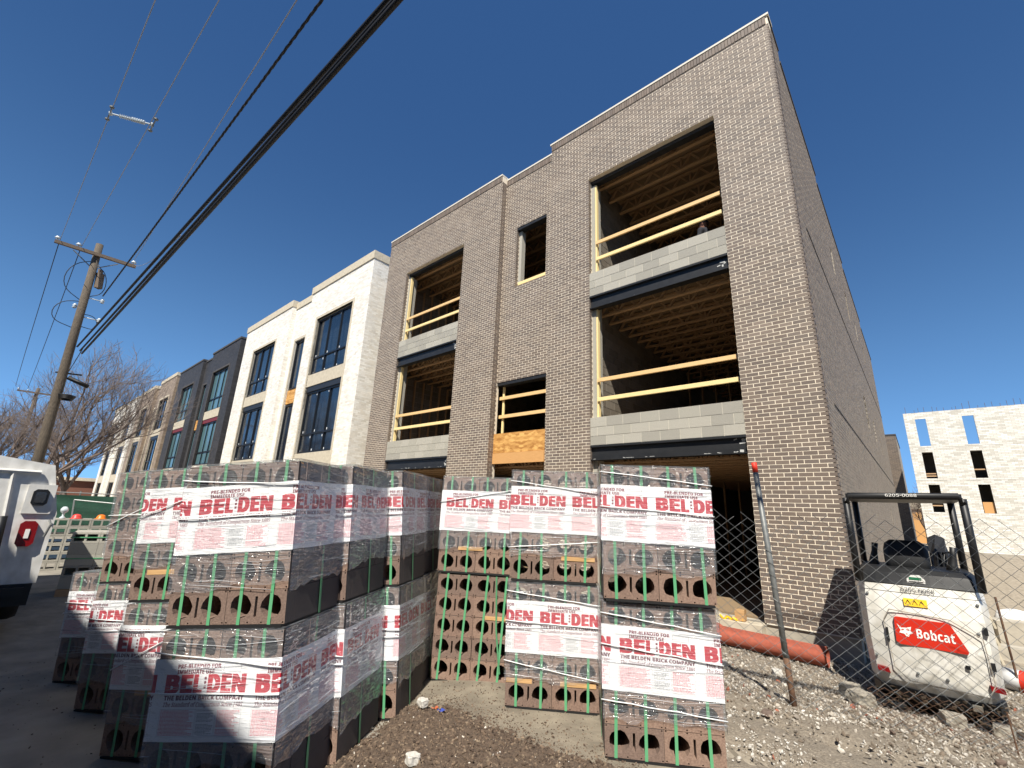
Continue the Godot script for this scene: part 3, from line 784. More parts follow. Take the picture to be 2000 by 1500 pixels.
# local frame: x right along the front, y up, z towards the viewer; origin at the front left bottom corner
func film_panel(g: Geo, o: Vector3, ax: Vector3, out: Vector3, w: float, y0: float, y1: float, sd: int):
	var nu = 18; var nv = 20; var P = []
	for j in nv + 1:
		var row = []
		for i in nu + 1:
			var u = float(i) / nu; var t = float(j) / nv
			var yb = y0 + 0.05 * noise_a.get_noise_2d(u * 60.0 + sd * 31.0, 7.0 + sd) + 0.03 * (u - 0.5)
			var y = lerpf(yb, y1, t)
			var d = 0.006 * noise_b.get_noise_2d(u * 40.0 + sd * 17.0, y * 260.0) * (0.3 + sin(PI * u)) 
			row.append(o + ax * (u * w) + Vector3(0, y, 0) + out * (0.014 + d))
		P.append(row)
	for j in nv:
		for i in nu:
			g.quad(P[j + 1][i], P[j + 1][i + 1], P[j][i + 1], P[j][i])
func brick_pallet(at: Vector3, turn: float, label: String, phase: float, wrapped: bool, group: String, opt := {}):
	var t = thing("brick_pallet", label, "brick pallet", at, turn, group)
	t.rotation.z = opt.get("roll", 0.0)
	var W = BL * 2 + 0.006; var H = BH * 5 + 0.01; var D = BD * 7
	for i in 2:
		for j in 5:
			for k in 7:
				var o := part("brick", core_mesh(rng.randi() % 3, rng.randi() % 3), null, t)
				var jx = 0.0 if j < 1 else rng.randf_range(-0.003, 0.003)
				o.position = Vector3(BL * (i + 0.5) + 0.003 + jx, BH * (j + 0.5) + 0.005, -BD * (k + 0.5) + (rng.randf_range(-0.004, 0.003) if k == 0 else 0.0))
				if rng.randf() < 0.5: o.rotation.z = PI
	# base sheet under the bricks
	var g := Geo.new(); g.ab(0.02, W - 0.02, -0.012, 0.004, -D + 0.02, 0.01); part("base_sheet", g.mesh(), M.rubber, t)
	# straps
	var dark = opt.has("dark_straps")
	for i in 4:
		var x = 0.003 + BL * (0.25 + 0.5 * i) + rng.randf_range(-0.015, 0.015); var tilt = rng.randf_range(-0.012, 0.012) + (opt.tilt if opt.has("tilt") else 0.0)
		g = Geo.new(); var w = 0.0105
		g.quad(Vector3(x - w + tilt, H + 0.003, 0.006), Vector3(x + w + tilt, H + 0.003, 0.006), Vector3(x + w - tilt, -0.008, 0.006), Vector3(x - w - tilt, -0.008, 0.006))
		g.quad(Vector3(x - w + tilt, H + 0.003, -D), Vector3(x + w + tilt, H + 0.003, -D), Vector3(x + w + tilt, H + 0.003, 0.006), Vector3(x - w + tilt, H + 0.003, 0.006))
		part("strap", g.mesh(), M.strap, t)
	for sx in [[W + 0.004, 1.0], [-0.004, -1.0]]:
		g = Geo.new(); var z = -D * 0.5 + rng.randf_range(-0.05, 0.05); var x = sx[0]
		g.box(Vector3(x, H * 0.5, z), Vector3(0.002, H, 0.02)); part("strap", g.mesh(), M.strap, t)
	if opt.has("loose"):
		g = Geo.new(); g.tube([Vector3(0.62, H, 0.012), Vector3(0.64, H * 0.5, 0.018), Vector3(0.69, 0.1, 0.014)], 0.008, 4); part("loose_strap", g.mesh(), M.strap, t)
	# wooden shims
	for q in opt.get("shims", []):
		g = Geo.new(); g.box(Vector3(q[0], q[1] * BH + 0.004, -0.061), Vector3(q[2], 0.034, 0.13)); part("shim", g.mesh(), M.shim, t)
	if opt.has("roll"):
		g = Geo.new(); var dy = sin(opt.roll) * W; g.ab(W - 0.14, W - 0.03, -dy * 0.92 - 0.02, -0.013, -D + 0.05, -0.02)
		if opt.has("ground"): part("timber_bearer", g.mesh(), M.lumber_dull, t)
	if not wrapped: return t
	# printed paper band, front and both sides, following the perimeter
	var y0 = 0.42 * H + opt.get("drop", 0.0); var y1 = 0.85 * H + opt.get("drop", 0.0); var per = 0.58
	g = Geo.new(); var off = 0.009; var sl = opt.get("slant", 0.0)
	var runs = [[Vector3(-off, 0, off), Vector3.RIGHT, 0.0, W + 2 * off], [Vector3(W + off, 0, off), Vector3.FORWARD, W + 2 * off, D], [Vector3(-off, 0, -D), Vector3.BACK, -D, D + off]]
	for r in runs:
		var n = 12
		for i in n:
			var a = r[3] * i / n; var b = r[3] * (i + 1) / n
			var ua = (r[2] + a - phase) / per + 0.06; var ub = (r[2] + b - phase) / per + 0.06
			var pa: Vector3 = r[0] + r[1] * a; var pb: Vector3 = r[0] + r[1] * b
			var da = sl * (r[2] + a) + 0.004 * noise_a.get_noise_1d((r[2] + a) * 90.0 + phase * 100.0); var db = sl * (r[2] + b) + 0.004 * noise_a.get_noise_1d((r[2] + b) * 90.0 + phase * 100.0)
			g.quad(pa + Vector3(0, y1 + da, 0), pb + Vector3(0, y1 + db, 0), pb + Vector3(0, y0 + db, 0), pa + Vector3(0, y0 + da, 0), Vector2(ua, 0.004), Vector2(ub, 0.004), Vector2(ub, 0.996), Vector2(ua, 0.996))
	if not opt.has("plain"): part("paper_band", g.mesh(), label_mat, t)
	# stretch film
	var sd = int(phase * 1000) + int(absf(at.x) * 100)
	var fb = opt.get("film", 0.22) * H
	g = Geo.new()
	film_panel(g, Vector3(-0.006, 0, 0), Vector3.RIGHT, Vector3.BACK, W + 0.012, fb, H + 0.006, sd)
	part("stretch_film", g.mesh(true), M.film, t)
	g = Geo.new(); film_panel(g, Vector3(W, 0, 0.008), Vector3.FORWARD, Vector3.RIGHT, D + 0.02, fb, H + 0.006, sd + 3)
	film_panel(g, Vector3(0, 0, -D - 0.01), Vector3.BACK, Vector3.LEFT, D + 0.02, fb, H + 0.006, sd + 5)
	g.quad(Vector3(-0.014, H + 0.012, -D), Vector3(W + 0.014, H + 0.012, -D), Vector3(W + 0.014, H + 0.008, 0.014), Vector3(-0.014, H + 0.008, 0.014))
	part("stretch_film", g.mesh(true), M.film_thick, t)
	# folds of the film: thin raised ribbons pulled tight across front and sides
	g = Geo.new()
	for i in 30:
		var side = 0 if i < 18 else 1
		var span = (W if side == 0 else D); var yy = lerpf(fb + 0.02, H - 0.01, rng.randf()); var u0 = rng.randf_range(-0.1, 0.75) * span; var ln = rng.randf_range(0.12, 0.75) * span; var sl2 = rng.randf_range(-0.09, 0.09); var wd = rng.randf_range(0.0006, 0.0024)
		var pr = null
		for k in 7:
			var uu = clampf(u0 + ln * k / 6.0, -0.012, span + 0.012); var wv = 0.004 * noise_a.get_noise_2d(uu * 130.0, yy * 300.0 + sd); var ww = wd * sin(PI * (k + 0.3) / 6.6)
			var c = Vector3(uu, yy + sl2 * (uu - u0) + wv, 0.021) if side == 0 else Vector3(W + 0.021, yy + sl2 * (uu - u0) + wv, -uu)
			var o2 = Vector3(0, 0, 0.004) if side == 0 else Vector3(0.004, 0, 0)
			var cur = [c + Vector3(0, ww, 0) - o2, c, c - Vector3(0, ww, 0) - o2]
			if pr != null:
				g.quad(pr[0], cur[0], cur[1], pr[1]); g.quad(pr[1], cur[1], cur[2], pr[2])
			pr = cur
	stuff(part("film_folds", g.mesh(true), M.fold, t))
	# twisted film cords
	for q in opt.get("cords", [[0.72, 0.66], [0.62, 0.61]]):
		g = Geo.new(); var pts = []
		for i in 9:
			var u = i / 8.0; pts.append(Vector3(lerpf(-0.016, W + 0.016, u), lerpf(q[0], q[1], u) * H + 0.006 * noise_a.get_noise_1d(u * 50 + sd), 0.019 + 0.004 * sin(u * 9.0)))
		g.tube(pts, 0.0045, 5); part("film_cord", g.mesh(true), M.cord, t)
	return t

# ---------------------------------------------------------------- chain link
func chain_link(f: Callable, w: float, h: float, dw: float, dh: float, rad: float) -> Geo:
	var g := Geo.new(); var n = int(w / dw); var m = int(h / dh) * 2
	for i in n:
		for q in [1.0, -1.0]:
			var pts = []
			for j in m + 1 - rng.randi() % 3:
				pts.append(f.call((i + 0.5 + 0.5 * q * (j % 2)) * dw, j * dh * 0.5, q * (0.004 if j % 2 == 0 else -0.004)))
			g.tube(pts, rad, 4, false)
	return g

func site_fence():
	var fd = Vector3(0.918, 0, 0.397); var fo = Vector3(2.72, 0, -4.74)
	var fz = Vector3(-0.397, 0, 0.918)
	var t = thing("chain_link_fence", "sagging chain link fence on leaning galvanised posts before the mini excavator", "fence")
	var base = fo + Vector3(0, gy(fo.x, fo.z) - 0.05, 0)
	var top = base + Vector3(-0.14, 2.27, 0.0)
	var g := Geo.new(); g.tube([base.lerp(top, 0.2), base.lerp(top, 0.5), base.lerp(top, 0.955)], 0.026, 12); var po := part("post", g.mesh(true), M.galv, t)
	g = Geo.new(); g.tube([base, base.lerp(top, 0.2)], 0.0265, 12); part("rusty_foot", g.mesh(true), M.rust, po)
	g = Geo.new(); g.tube([base.lerp(top, 0.956), top], 0.0265, 12); part("painted_tip", g.mesh(true), M.red_mark, po)
	g = Geo.new(); var sp = []
	for i in 120:
		var u = i / 119.0; var a = u * TAU * 11.0
		sp.append(base.lerp(top, 0.1 + u * 0.55) + Vector3(cos(a) * 0.029, 0, sin(a) * 0.029))
	g.tube(sp, 0.003, 4); part("tie_wire", g.mesh(), M.galv, po)
	# mesh: u from -1.75 (behind the pallets) to 4 m to the right
	var f = func(u, v, d):
		var x = u - 1.75
		var p = fo + fd * x
		var y = gy(p.x, p.z) + 0.02 + v * (1.0 + 0.02 * sin(x * 2.1)) - 0.13 * exp(-pow(x - 0.25, 2.0) * 0.9) * (v / 1.8)
		return Vector3(p.x, y, p.z) + fz * (d + 0.035 + 0.05 * sin(x * 1.7 + 0.5) * (v / 1.6) * smoothstep(0.0, 0.5, absf(x)))
	part("mesh", chain_link(f, 6.0, 1.87, 0.126, 0.113, 0.0026).mesh(), M.galv, t)
	# curled loose wire ends along the top
	for i in 9:
		var x = rng.randf_range(-1.6, 3.6); g = Geo.new(); var p0 = f.call(x + 1.75, 1.84, 0.0); var pts = [p0]
		var dx = rng.randf_range(-0.1, 0.1)
		for k in 6: pts.append(p0 + fd * (dx * k / 6.0 + 0.02 * sin(k * 1.5)) + Vector3(0, 0.11 * sin(k / 6.0 * PI * rng.randf_range(0.6, 0.9)), 0))
		g.tube(pts, 0.0022, 4); part("loose_wire", g.mesh(), M.galv, t)
	# rusty length of old mesh slumped at the foot of the fence
	var f2 = func(u, v, d):
		var p = fo + fd * (u + 0.55) + fz * (0.10 + v * 0.55)
		return Vector3(p.x, gy(p.x, p.z) + 0.30 - v * 0.5 + 0.02 * sin(u * 5.0) + d, p.z) + fz * d
	part("slumped_mesh", chain_link(f2, 2.4, 0.55, 0.085, 0.085, 0.002).mesh(), M.rust, t)
	for q in [[1.5, 0.95], [2.55, 0.9]]:
		g = Geo.new(); var p = fo + fd * q[0] + fz * 0.03
		g.tube([Vector3(p.x, gy(p.x, p.z) - 0.03, p.z), Vector3(p.x - 0.02, gy(p.x, p.z) + 0.3, p.z)], 0.006, 5); part("stake", g.mesh(), M.rust, t)

# ---------------------------------------------------------------- mini excavator
func excavator():
	var t = thing("mini_excavator", "white mini excavator with red rear panel and black canopy behind the chain link fence", "excavator", Vector3(4.40, -0.2, -5.13), deg_to_rad(-40.0))
	var W := 1.06
	# tail: rings by height, rounded plan, z towards the viewer (0 = rearmost)
	var ring = func(y: float, hw: float, zr: float, zf: float, bul: float) -> Array:
		var p = []; var rc = 0.16
		for i in 9:
			var u = lerpf(-1.0, 1.0, i / 8.0)
			p.append(Vector3(u * (hw - rc * 0.4), y, zr - bul * u * u))
		p.append(Vector3(hw, y, zr - bul - rc)); p.append(Vector3(hw, y, zf)); p.append(Vector3(-hw, y, zf)); p.append(Vector3(-hw, y, zr - bul - rc))
		return p
	var loft = func(rows: Array, cap := true) -> Geo:
		var g := Geo.new(); var n = rows[0].size()
		for i in rows.size() - 1:
			for k in n:
				var k2 = (k + 1) % n
				g.quad(rows[i + 1][k], rows[i + 1][k2], rows[i][k2], rows[i][k])
		if cap:
			for k in range(1, n - 1):
				g.tri(rows[-1][0], rows[-1][k + 1], rows[-1][k]); g.tri(rows[0][0], rows[0][k], rows[0][k + 1])
		return g
	var body = loft.call([ring.call(0.28, 0.48, -0.02, -1.1, 0.09), ring.call(0.34, 0.515, 0.01, -1.1, 0.09), ring.call(0.7, 0.53, 0.03, -1.1, 0.08), ring.call(1.0, 0.53, 0.01, -1.1, 0.07), ring.call(1.14, 0.525, -0.03, -1.1, 0.06), ring.call(1.2, 0.52, -0.05, -1.1, 0.06)])
	var bo := part("tail_cover", body.mesh(), M.machine_white, t)
	var cap = loft.call([ring.call(1.205, 0.522, -0.045, -1.1, 0.06), ring.call(1.27, 0.515, -0.06, -1.1, 0.06), ring.call(1.285, 0.50, -0.075, -1.1, 0.06)])
	part("hood_strip", cap.mesh(), M.machine_white, t)
	var g := Geo.new()
	# raised rim round the rear door
	var rim = [Vector2(-0.27, 1.03), Vector2(0.2, 1.0), Vector2(0.42, 0.86), Vector2(0.44, 0.46), Vector2(0.38, 0.35), Vector2(-0.2, 0.37), Vector2(-0.3, 0.48), Vector2(-0.33, 0.92)]
	var rp = []
	for q in rim: rp.append(Vector3(q.x, q.y, 0.036 - 0.075 * pow(q.x / 0.53, 2.0)))
	rp.append(rp[0]); g.tube(rp, 0.005, 5); part("door_seam", g.mesh(), M.mortar_grey, bo)
	# red panel, a tilted trapezoid standing just proud of the cover
	var rd := Node3D.new(); rd.name = "red_panel"; t.add_child(rd)
	var pz = 0.03
	var trap = [Vector2(-0.24, 0.955), Vector2(-0.22, 0.965), Vector2(0.17, 0.965), Vector2(0.2, 0.95), Vector2(0.3, 0.73), Vector2(0.29, 0.705), Vector2(-0.22, 0.705), Vector2(-0.25, 0.73)]
	g = Geo.new(); g.prism(trap, pz - 0.03, pz + 0.003); part("board", g.mesh(), M.red_panel, rd)
	var lm = letter_mesh("Bobcat", font("Droid Sans", 700), 0.29, 0.095)
	if lm:
		var o := part("lettering", lm, M.white_print, rd); o.position = Vector3(-0.075, 0.785, pz + 0.006)
	# cat head emblem
	var cat = [Vector2(-0.07, 0.06), Vector2(-0.045, 0.025), Vector2(0.0, 0.03), Vector2(0.045, 0.045), Vector2(0.035, 0.01), Vector2(0.05, -0.015), Vector2(0.025, -0.03), Vector2(0.012, -0.055), Vector2(-0.008, -0.05), Vector2(-0.02, -0.03), Vector2(-0.06, -0.025), Vector2(-0.045, 0.0)]
	g = Geo.new()
	for i in cat.size(): g.tri(Vector3(-0.005, 0, 0), Vector3(cat[i].x, cat[i].y, 0), Vector3(cat[(i + 1) % cat.size()].x, cat[(i + 1) % cat.size()].y, 0))
	var em := part("emblem", g.mesh(), M.white_print, rd); em.position = Vector3(-0.155, 0.84, pz + 0.006)
	g = Geo.new()
	for e in [Vector2(-0.028, 0.008), Vector2(0.014, 0.012)]: g.box(Vector3(e.x, e.y, 0.002), Vector3(0.022, 0.008, 0.002), Basis(Vector3.BACK, 0.4 if e.x < 0 else -0.3))
	g.box(Vector3(0.0, -0.028, 0.002), Vector3(0.014, 0.006, 0.002)); part("emblem_eyes", g.mesh(), M.red_panel, em)
	# decals
	g = Geo.new(); g.box(Vector3(-0.04, 1.12, -0.012), Vector3(0.19, 0.075, 0.01), Basis(Vector3.RIGHT, -0.2)); var ys := part("warning_sticker", g.mesh(), M.yellow, t)
	g = Geo.new()
	for k in 3:
		var cx = -0.1 + k * 0.055
		for e in [[Vector2(-0.022, -0.022), Vector2(0, 0.024)], [Vector2(0, 0.024), Vector2(0.022, -0.022)], [Vector2(0.022, -0.022), Vector2(-0.022, -0.022)]]:
			var d = e[1] - e[0]; g.box(Vector3(cx + (e[0].x + e[1].x) * 0.5, 1.12 + (e[0].y + e[1].y) * 0.5, -0.004), Vector3(d.length(), 0.005, 0.003), Basis(Vector3.BACK, atan2(d.y, d.x)))
	part("warning_symbols", g.mesh(), M.black_print, ys)
	lm = letter_mesh("6205-0088", font("Droid Sans", 400), 0.27, 0.045)
	if lm:
		var o := part("fleet_number", lm, M.black_print, t); o.position = Vector3(-0.14, 1.222, -0.035); o.rotation.x = -0.2
		o = part("fleet_number", lm, M.white_print, t); o.position = Vector3(-0.13, 2.215, 0.016); o.scale = Vector3(1, 0.7, 1)
	for q in [-0.4, 0.45]:
		g = Geo.new(); g.prism([Vector2(q - 0.05, 0.455), Vector2(q + 0.045, 0.445), Vector2(q + 0.055, 0.40), Vector2(q - 0.045, 0.41)], -0.05, -0.002 if q < 0 else -0.012); part("reflector", g.mesh(), M.red_lens, t)
	g = Geo.new(); g.box(Vector3(0.27, 0.585, 0.012), Vector3(0.035, 0.035, 0.01)); part("door_lock", g.mesh(), M.black_plastic, t)
	for q in [[-0.44, 1.16], [0.44, 1.16], [-0.44, 0.55], [0.4, 0.9], [-0.12, 0.45], [0.1, 0.44]]:
		g = Geo.new(); g.lathe(Vector3(q[0], q[1], 0.02 - 0.09 * pow(q[0] / 0.53, 2.0) - (0.04 if q[1] > 1.1 else 0.0)), [[0.014, 0.0], [0.014, 0.012], [0.0, 0.016]], 8, Basis(Vector3.RIGHT, PI / 2)); part("bolt", g.mesh(), M.galv, bo)
	g = Geo.new(); g.box(Vector3(-0.315, 0.78, 0.012), Vector3(0.022, 0.13, 0.03)); part("door_handle", g.mesh(), M.black_plastic, bo)
	for hy in [0.93, 0.62]:
		g = Geo.new(); g.box(Vector3(0.455, hy, -0.03), Vector3(0.03, 0.07, 0.03)); part("hinge", g.mesh(), M.black_plastic, bo)
	# louvres on the right flank
	for k in 3:
		g = Geo.new(); g.box(Vector3(0.535, 1.0 - k * 0.16, -0.32), Vector3(0.02, 0.11, 0.22), Basis(Vector3.BACK, 0.25)); part("louvre", g.mesh(), M.limestone, t)
	# bumper, frame, tracks
	var bum = loft.call([ring.call(0.17, 0.46, -0.05, -1.1, 0.09), ring.call(0.2, 0.51, 0.0, -1.1, 0.09), ring.call(0.277, 0.51, 0.0, -1.1, 0.09)]); part("bumper", bum.mesh(), M.black_plastic, t)
	g = Geo.new(); g.box(Vector3(0.28, 0.235, -0.005), Vector3(0.07, 0.05, 0.03)); part("sticker", g.mesh(), M.limestone, t)
	g = Geo.new(); g.ab(-0.25, 0.25, 0.05, 0.17, -1.0, -0.2); part("undercarriage", g.mesh(), M.black_plastic, t)
	for sx in [-0.38, 0.38]:
		g = Geo.new(); var pr = []
		for i in 20:
			var a = TAU * i / 20.0
			pr.append(Vector2(0.45 * signf(cos(a)) * (1.0 if absf(cos(a)) > 0.3 else absf(cos(a)) / 0.3) * 1.0 + cos(a) * 0.15, 0.085 + sin(a) * 0.085))
		pr.reverse()
		g.prism(pr, -0.12, 0.12, Transform3D(Basis(Vector3.UP, PI / 2), Vector3(sx, 0.0, -0.62))); var tr := part("track", g.mesh(), M.rubber, t)
		for i in 9:
			g = Geo.new(); g.ab(sx - 0.125, sx + 0.125, -0.008, 0.02, -1.15 + i * 0.125, -1.1 + i * 0.125); part("track_lug", g.mesh(), M.rubber, tr)
	var mx = []; var mc = []
	for i in 260:
		var sx = rng.randf_range(-0.5, 0.5); var yy = rng.randf_range(0.02, 0.28) if i < 260 else 0.28 + 0.1 * pow(rng.randf(), 3.0)
		var zz = (-0.075 - 0.09 * pow(sx / 0.5, 2.0) + 0.08) if yy > 0.18 else (-0.02 if absf(sx) > 0.26 else -0.2)
		var sz = rng.randf_range(0.006, 0.022)
		mx.append(Transform3D(Basis.from_euler(Vector3(rng.randf() * 6, rng.randf() * 6, 0)) * Basis.from_scale(Vector3(sz * 1.3, sz, sz * 0.35)), Vector3(sx, yy, zz))); mc.append(S(128, 112, 92).srgb_to_linear() * rng.randf_range(0.7, 1.1))
	multi("dried_mud", rock_mesh(77), M.gravel_var, mx, mc, t)
	# deck, seat, levers, canopy
	var deck = loft.call([ring.call(1.286, 0.52, -0.06, -1.1, 0.05), ring.call(1.40, 0.51, -0.1, -1.1, 0.05), ring.call(1.445, 0.47, -0.16, -1.1, 0.04)]); part("engine_deck", deck.mesh(), M.black_plastic, t)
	g = Geo.new(); g.prism([Vector2(-0.075, 1.30), Vector2(-0.075, 1.35), Vector2(-0.035, 1.39), Vector2(0.035, 1.395), Vector2(0.075, 1.35), Vector2(0.075, 1.30)], -0.09, -0.072); var rs := part("rental_sticker", g.mesh(), M.white_print, t)
	g = Geo.new(); g.box(Vector3(-0.005, 1.358, -0.07), Vector3(0.1, 0.026, 0.004)); part("sticker_band", g.mesh(), M.green_print, rs)
	g = Geo.new()
	for k in 2: g.box(Vector3(0.0, 1.328 - k * 0.017, -0.07), Vector3(0.12, 0.006, 0.004))
	part("sticker_text", g.mesh(), M.black_print, rs)
	var sr = []
	for q in [[1.40, 0.19, 0.0], [1.5, 0.205, 0.0], [1.62, 0.205, -0.02], [1.7, 0.185, -0.04], [1.74, 0.13, -0.06]]:
		var row = []
		for i in 12:
			var a = TAU * i / 12.0; row.append(Vector3(q[1] * signf(cos(a)) * pow(absf(cos(a)), 0.45) - 0.04, q[0], -0.5 + q[2] + 0.06 * signf(sin(a)) * pow(absf(sin(a)), 0.6)))
		row.reverse(); sr.append(row)
	var seat = loft.call(sr); part("seat", seat.mesh(true), M.black_plastic, t)
	for q in [[-0.36, 1.0], [0.34, -1.0]]:
		g = Geo.new(); g.tube([Vector3(q[0], 1.40, -0.62), Vector3(q[0] + 0.01, 1.5, -0.62), Vector3(q[0] + 0.03, 1.6, -0.62), Vector3(q[0] + 0.045, 1.69, -0.62)], [0.07, 0.045, 0.03, 0.034], 10); part("control_lever", g.mesh(true), M.black_plastic, t)
	var cn := Node3D.new(); cn.name = "canopy"; t.add_child(cn)
	for q in [[-0.5, -0.03], [0.5, -0.03], [0.47, -1.02], [-0.47, -1.02]]:
		g = Geo.new(); g.tube([Vector3(q[0], 1.28, q[1] - 0.05), Vector3(q[0], 2.2, q[1])], 0.034, 8); part("canopy_post", g.mesh(true), M.black_plastic, cn)
	g = Geo.new(); g.tube([Vector3(-0.5, 2.14, -0.03), Vector3(-0.47, 2.225, -0.025), Vector3(0.47, 2.225, -0.025), Vector3(0.5, 2.14, -0.03)], 0.036, 8); part("roof_bar", g.mesh(true), M.black_plastic, cn)
	g = Geo.new(); g.ab(-0.5, 0.5, 2.19, 2.25, -1.06, -0.05); part("roof", g.mesh(), M.black_plastic, cn)
	# boom folded beyond the seat
	g = Geo.new(); g.tube([Vector3(0.3, 0.75, -1.15), Vector3(0.3, 1.55, -1.5), Vector3(0.3, 1.72, -1.7), Vector3(0.3, 1.3, -2.3)], [0.11, 0.1, 0.1, 0.07], 6); var bm := part("boom", g.mesh(), M.black_plastic, t)
	for k in 5:
		g = Geo.new(); g.tube([Vector3(0.2 + k * 0.05, 1.25, -1.05), Vector3(0.2 + k * 0.05, 1.5 + 0.03 * k, -1.15), Vector3(0.24 + k * 0.03, 1.6, -1.45)], 0.012, 5); part("hose", g.mesh(), M.rubber, bm)

# ---------------------------------------------------------------- utility line
func utility_pole(at: Vector3, top: Vector3, label: String, full: bool, arm_dir: Vector3):
	var t = thing("utility_pole", label, "utility pole", at, 0.0, "")
	var L = top - at
	var g := Geo.new(); g.tube([Vector3(0, -0.4, 0), L * 0.33, L * 0.66, L], [0.165, 0.15, 0.135, 0.115], 12); part("post", g.mesh(true), M.wood_pole, t)
	var ay = 0.955; var c = L * ay; var ad = arm_dir.normalized()
	g = Geo.new(); g.box(c + Vector3(0, 0, 0) + ad.cross(Vector3.UP) * 0.18, Vector3(2.35, 0.12, 0.1), Basis(ad, Vector3.UP, ad.cross(Vector3.UP))); part("crossarm", g.mesh(), M.wood_arm, t)
	for q in [-1.12, -0.55, 1.08]:
		g = Geo.new(); g.lathe(c + ad * q + ad.cross(Vector3.UP) * 0.18 + Vector3(0, 0.06, 0), [[0.02, 0.0], [0.02, 0.06], [0.08, 0.07], [0.085, 0.1], [0.045, 0.12], [0.06, 0.15], [0.0, 0.17]], 10); part("insulator", g.mesh(true), M.porcelain, t)
	for s in [-1, 1]:
		g = Geo.new(); g.tube([c + ad * (0.65 * s) + Vector3(0, -0.05, 0), c + Vector3(0, -0.55, 0)], 0.02, 5); part("brace", g.mesh(), M.galv, t)
	if not full: return t
	g = Geo.new(); g.box(L * 0.87 + ad * 0.26, Vector3(0.16, 0.62, 0.2), Basis(Vector3.BACK, 0.12)); g.box(L * 0.87 + ad * 0.33 + Vector3(0, 0.05, 0.1), Vector3(0.06, 0.8, 0.16), Basis(Vector3.BACK, 0.2)); part("weathered_block", g.mesh(), M.wood_arm, t)
	for q in [[0.8, 0.5], [0.73, 0.55], [0.76, -0.2], [0.92, 0.1]]:
		g = Geo.new(); var p = L * q[0]
		g.tube([p, p + ad * q[1]], 0.02, 5); g.lathe(p + ad * q[1], [[0.03, -0.08], [0.07, -0.05], [0.04, 0.0], [0.07, 0.03], [0.03, 0.1], [0.0, 0.11]], 8); part("bracket", g.mesh(true), M.porcelain, t)
	for q in [[0.93, 0.78, -0.55], [0.78, 0.68, -0.6], [0.92, 0.8, 0.35], [0.74, 0.69, 0.4]]:
		g = Geo.new(); var pts = []
		for i in 13:
			var u = i / 12.0; pts.append(L * lerpf(q[0], q[1], u) + ad * (q[2] * sin(u * PI) + 0.12 * signf(q[2])) + Vector3(0, 0.1 * sin(u * 7.0), 0))
		g.tube(pts, 0.014, 5); part("jumper_wire", g.mesh(true), M.cable, t)
	# cable coil, splice cases and a hanging black drum near the comms attachment
	for k in 4:
		g = Geo.new(); var pts = []
		for i in 17: pts.append(L * 0.46 + ad * 0.25 + Vector3(0, 0.0, 0) + (ad * cos(TAU * i / 16.0) * (0.24 - 0.02 * k)) + ad.cross(Vector3.UP) * (sin(TAU * i / 16.0) * 0.3) + Vector3(0, -0.04 * k, 0))
		g.tube(pts, 0.022, 5); part("cable_coil", g.mesh(true), M.cable, t)
	g = Geo.new(); g.tube([L * 0.52 + ad * 0.15, L * 0.50 + ad * 0.75], 0.075, 8); part("splice_case", g.mesh(true), M.cable, t)
	g = Geo.new(); g.tube([L * 0.53 + ad * -0.2, L * 0.535 + ad * 0.5], 0.03, 6); part("cable_bracket", g.mesh(true), M.cable, t)
	return t
func cable(called: String, label: String, a: Vector3, b: Vector3, ext: float, sag: float, r: float, m: Material, group: String, twist := 0.0):
	var e = a + (b - a) * ext; var g := Geo.new()
	var strands = 1 if twist == 0.0 else 3
	for s in strands:
		var pts = []; var n = 26 if twist == 0.0 else 260
		for i in n + 1:
			var u = float(i) / n
			var p = a.lerp(e, u) + Vector3(0, -sag * 4.0 * u * (1 - u), 0)
			if twist > 0.0:
				var an = u * TAU * twist + TAU * s / strands; p += Vector3(sin(an) * 0.7, cos(an), -sin(an) * 0.7) * r * 0.95
			pts.append(p)
		g.tube(pts, r, 6 if twist == 0.0 else 5)
	return single(called, g.mesh(true), m, label, "cable", group)

# ---------------------------------------------------------------- trees
func grow(g: Geo, tw: Geo, p: Vector3, d: Vector3, len: float, r: float, depth: int, droop: float):
	var pts = [p]; var q = p; var dd = d; var n = 4
	for i in n:
		dd = (dd + Vector3(rng.randf_range(-0.22, 0.22), rng.randf_range(-0.12, 0.2) + droop, rng.randf_range(-0.22, 0.22))).normalized()
		q += dd * (len / n); pts.append(q)
	var rr = []
	for i in n + 1: rr.append(r * lerpf(1.0, 0.62, float(i) / n))
	(g if depth > 2 else tw).tube(pts, rr, 5 if depth > 3 else 3, false)
	if depth == 0: return
	var kids = 4 if depth > 1 else 5
	for k in kids:
		var at = pts[n] if k == 0 else pts[1 + rng.randi() % (n)]
		var ax = dd.cross(Vector3(rng.randf_range(-1, 1), rng.randf_range(-1, 1), rng.randf_range(-1, 1))).normalized()
		var nd = dd.rotated(ax, rng.randf_range(0.15, 0.45) if k == 0 else rng.randf_range(0.4, 0.95))
		grow(g, tw, at, nd, len * rng.randf_range(0.62, 0.8), r * (0.62 if k == 0 else 0.48), depth - 1, 0.04)
